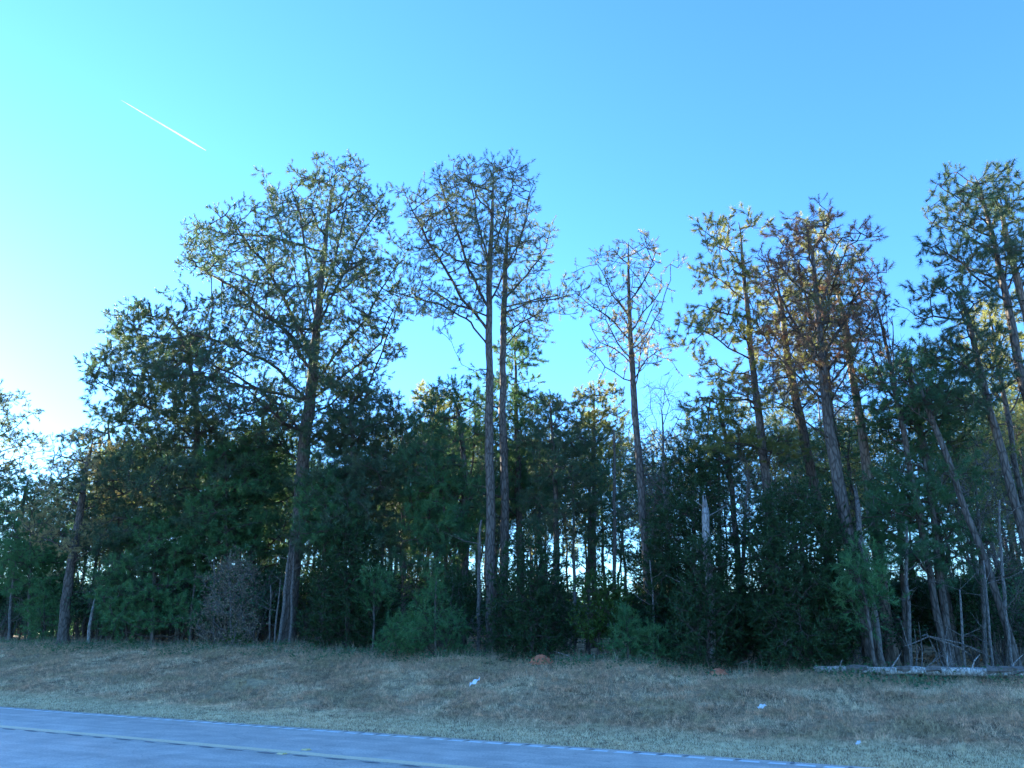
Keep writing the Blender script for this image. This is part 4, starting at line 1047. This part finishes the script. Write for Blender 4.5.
# ------------------------------------------------------------------ understory bushes
def bush_proto(i, mat, leafy):
    rg = np.random.default_rng(700 + i); g = Geo(); n = 9; pts = []
    for k in range(n):
        a = rg.uniform(0, 6.28); L = rg.uniform(.7, 1.3); e = np.array([math.cos(a) * L, math.sin(a) * L, rg.uniform(1.2, 2.8)]); m = e * [.35, .35, .55]
        g.segs(np.array([[0, 0, 0], m]), np.array([m, e]), [.03, .02], [.02, .008], 4)
        for q in range(16):
            t = rg.uniform(.3, 1); p = m + (e - m) * t; e2 = p + nrm(rg.standard_normal(3) + [0, 0, .3]) * rg.uniform(.3, .8); g.segs([p], [e2], [.009], [.004], 3); pts.append(e2); pts.append((p + e2) / 2)
    st = g.mesh('stems', M['grey'])
    P = np.array(pts); P = np.repeat(P, 3, 0) + rg.normal(0, .16, (len(P) * 3, 3)); g = Geo()
    if leafy: P = P[::2]; P = np.repeat(P, 3, 0) + rg.normal(0, .08, (len(P) * 3, 3)); g.leaves(P, .10, rg)
    else: d = nrm(rg.standard_normal(P.shape) * .5 + [0, 0, .6]); g.needles(P, d, 9, .15, .035, .7, rg)
    return st, g.mesh('leaves', M[mat])
BP = [bush_proto(0, 'cedar', False), bush_proto(1, 'deep', True), bush_proto(2, 'cedar', True)]
BLAB = ['dark evergreen bush in the shade under the pines', 'leafy green bush in the shade under the pines', 'dark broad-leaved bush in the shade under the pines']
def bush(pi, x, y, s_, sz, lab, gr):
    ro = root('bush', (x, y, float(H(x, y)) - .05), lab, 'bush', gr); ro.scale = (s_, s_, sz); ro.rotation_euler[2] = rng.uniform(0, 6.28)
    link('stems', BP[pi][0], ro); link('leaves', BP[pi][1], ro)
k = 0
while k < 270:
    px = rng.uniform(-30, 1060) if k % 3 else rng.uniform(-30, 470); v = VF + 1.2 + 34 * rng.uniform() ** 1.3; Yd = colray(px, v)
    if Yd > 100: continue
    if 560 < px < 690 and rng.uniform() < .35: continue
    x = float(px2(px, 640, Yd)[0]); far = (v - VF) / 30
    s_ = rng.uniform(.8, 1.5) * (1 + .5 * far); sz = rng.uniform(.6, 1.15) * (1 + .55 * far) * (1.25 if px < 480 else 1)
    pi = int(rng.integers(3)); bush(pi, x, Yd, s_, sz, BLAB[pi], ['dark bushes under the pines', 'leafy bushes under the pines', 'broad-leaved bushes under the pines'][pi]); k += 1

# thicket: the far side of the wood, where bushes and low branches close into one mass
g = Geo(); n = 9500
px = rng.uniform(-160, 1180, n); v = VF + 34 + 26 * rng.uniform(0, 1, n)
a = (px - 512) / F; Yv = v / (a * Vd[0] + (CP + .35 * SP) * Vd[1]) * (CP + .35 * SP); x = a * Yv / (CP + .35 * SP)
k = Yv < 170; x, Yv, px = x[k], Yv[k], px[k]
top = (2.2 + 1.6 * np.sin(x * .35) * np.cos(Yv * .21) + rng.uniform(0, 1.5, len(x))) * np.where(px < 470, 1.5, 1.0) * np.where(rng.uniform(0, 1, len(x)) < .45, .4, 1)
P = np.stack([x, Yv, H(x, Yv) + np.abs(top) * rng.uniform(0, 1, len(x)) ** .8], 1)
P = np.repeat(P, 26, 0) + rng.normal(0, 1, (len(P) * 26, 3)) * [.6, .6, .35]; P[:, 2] = np.maximum(P[:, 2], H(P[:, 0], P[:, 1]) + .03)
g.leaves(P, .30, rng, .8)
o = link('thicket', g.mesh('thicket', M['deep'])); tag(o, 'dark tangled thicket closing the view low between the trunks', 'thicket', kind='stuff')

# ------------------------------------------------------------------ grass, weeds, litter of the wood
def scatter(n, v0, v1, pw=1.0, margin=1.15, pxr=(-90, 1110)):
    px = rng.uniform(pxr[0], pxr[1], n * 3); v = v0 + (v1 - v0) * rng.uniform(0, 1, n * 3) ** pw
    a = (px - 512) / F; b = (384 - 670) / F
    Yv = v / (a * Vd[0] + (CP - b * SP) * Vd[1]) * (CP - b * SP)
    x = a * Yv / (CP - b * SP)
    wgt = Yv / Yv.max(); keep = rng.uniform(0, 1, len(px)) < wgt * 1.0
    x, Yv = x[keep][:n], Yv[keep][:n]
    return x, Yv
def blades(x, y, nb, h, wd, lean, spreadr=.05):
    ok = np.ones(len(x), bool)
    for mp, mr in MOUNDS: ok &= ((x - mp[0]) ** 2 + ((y - mp[1] + .25) / 1.5) ** 2) > (mr * 1.0) ** 2
    x, y = x[ok], y[ok]; h = h[ok] if np.ndim(h) else h
    n = len(x); z = H(x, y)
    P = np.stack([x, y, z - .01], 1); P = np.repeat(P, nb, 0); m = len(P)
    P[:, :2] += rng.normal(0, spreadr, (m, 2))
    hh = np.repeat(h, nb)[:, None] * rng.uniform(.45, 1.1, (m, 1))
    d = rng.standard_normal((m, 3)) * lean; d[:, 2] = 1; d = nrm(d)
    a = rng.uniform(0, 2 * np.pi, m); side = np.stack([np.cos(a), np.sin(a), np.zeros(m)], 1) * wd * .5
    mid = P + d * hh * .55; tip = P + d * hh + np.concatenate([rng.normal(0, .25, (m, 2)), -np.abs(rng.normal(0, .12, (m, 1)))], 1) * hh
    v = np.stack([P - side, P + side, mid + side * .7, mid - side * .7, tip], 1).reshape(-1, 3)
    b = np.arange(m)[:, None] * 5
    return v, np.concatenate([b, b + 1, b + 2, b + 3], 1), np.concatenate([b + 3, b + 2, b + 4], 1)
def hfield(x, y): return .5 + .5 * np.sin(1.7 * x + .6 * y) * np.cos(1.3 * y - .8 * x + 1) + .35 * np.sin(4.1 * x + 3 * y) * np.cos(3.3 * y)
g = Geo()
x, y = scatter(20000, VEDGE - .06, VEDGE + 2.6); v, q, t = blades(x, y, 6, .055 + .03 * rng.uniform(0, 1, len(x)), .008, .5); g.add(v, t, q)
x, y = scatter(44000, VEDGE + 1.6, VF + 1.5); hf = np.clip(hfield(x, y), 0, 1.3)
k2 = rng.uniform(0, 1, len(x)) < .35 + .6 * np.clip(.5 + .5 * np.sin(13 * x + 5 * y) * np.cos(11 * y - 7 * x) + .3 * np.sin(29 * x) * np.cos(31 * y), 0, 1); x, y, hf = x[k2], y[k2], hf[k2]; v, q, t = blades(x, y, 9, (.06 + .10 * hf) * rng.uniform(.6, 1.5, len(x)), .010, .75, .05); g.add(v, t, q)
x, y = scatter(9000, VEDGE + 2.2, VF + 1.2); v, q, t = blades(x, y, 16, rng.uniform(.10, .26, len(x)), .011, .55, .05); g.add(v, t, q)
o = link('grass', g.mesh('grass', grass_mat())); tag(o, 'short winter grass covering the roadside bank, pale by the road and brown higher up', 'grass', kind='stuff')
g = Geo()
x, y = scatter(2600, VEDGE + 3.5, VF + 1.5, .6); v, q, t = blades(x, y, 3, rng.uniform(.2, .42, len(x)), .008, .22); g.add(v, t, q)
x, y = scatter(4600, VF - 1.9, VF + 2.0); v, q, t = blades(x, y, 4, rng.uniform(.15, .62, len(x)), .009, .25, .08); g.add(v, t, q)
o = link('weeds', g.mesh('weeds', plain('dry_weed_stalks', (.28, .21, .14), (.5, .4, .28), 3, .9, 0))); tag(o, 'dry brown weed stalks along the foot of the wood', 'weeds', kind='stuff')
g = Geo()
x, y = scatter(3600, VF - 3.4, VF + 1.0); uu, vv = uv(x, y); kk = vv > VF - 1.2 + .9 * np.sin(uu * 1.1) * np.cos(uu * .37 + 1) + .6 * np.sin(uu * 3.3) - rng.exponential(.75, len(x)); x, y = x[kk], y[kk]; P = np.stack([x, y, H(x, y) + .1], 1); P = np.repeat(P, 10, 0) + rng.normal(0, 1, (len(P) * 10, 3)) * [.16, .16, .09]; g.leaves(P, .09, rng)
o = link('undergrowth', g.mesh('undergrowth', M['deep'])); tag(o, 'low dark green weeds where the grass meets the wood', 'undergrowth', kind='stuff')
g = Geo()
x, y = scatter(26000, VF - .8, VF + 22, 1.3); P = np.stack([x, y, H(x, y) + .02], 1); g.leaves(P, .10, rng, .25)
o = link('leaf_litter', g.mesh('leaf_litter', plain('fallen_leaves', (.13, .09, .055), (.24, .17, .11), 5, .9, 0))); tag(o, 'brown fallen leaves and needles on the floor of the wood', 'leaf litter', kind='stuff')

# ------------------------------------------------------------------ contrail, high in the sky
def skyp(px, py, d): 
    a = (px - 512) / F; b = (384 - py) / F; v = np.array([a, CP - b * SP, SP + b * CP]); return v / np.linalg.norm(v) * d + [0, 0, CAMH]
A, B = skyp(121, 100, 15600), skyp(206, 150.5, 15000); org = (A + B) / 2
m, nt, out = newmat('ice_cloud'); p = nt.nodes.new('ShaderNodeTexCoord').outputs['Object']
d = N(nt, 'ShaderNodeBsdfDiffuse'); d.inputs[0].default_value = (.9, .92, .95, 1); tr_ = N(nt, 'ShaderNodeBsdfTransparent')
tl = N(nt, 'ShaderNodeBsdfTranslucent'); tl.inputs[0].default_value = (.9, .92, .95, 1); m1 = nt.nodes.new('ShaderNodeMixShader'); m1.inputs[0].default_value = .5
nt.links.new(d.outputs[0], m1.inputs[1]); nt.links.new(tl.outputs[0], m1.inputs[2])
mx = nt.nodes.new('ShaderNodeMixShader'); nt.links.new(ramp(nt, noise(nt, .004, 3, p), [(.3, (.03, .03, .03)), (.7, (.20, .20, .20))]), mx.inputs[0])
nt.links.new(tr_.outputs[0], mx.inputs[1]); nt.links.new(m1.outputs[0], mx.inputs[2]); nt.links.new(mx.outputs[0], out.inputs[0])
M['ice'] = m
g = Geo(); t = np.linspace(0, 1, 40)[:, None]
g.tube(A + (B - A) * t - org, np.interp(t[:, 0], [0, .12, .4, .85, 1], [2, 7, 13, 15, 5]), 10, .05, True)
o = link('contrail', g.mesh('contrail', M['ice'], True)); o.location = org; tag(o, 'short white contrail slanting across the clear blue sky', 'contrail')
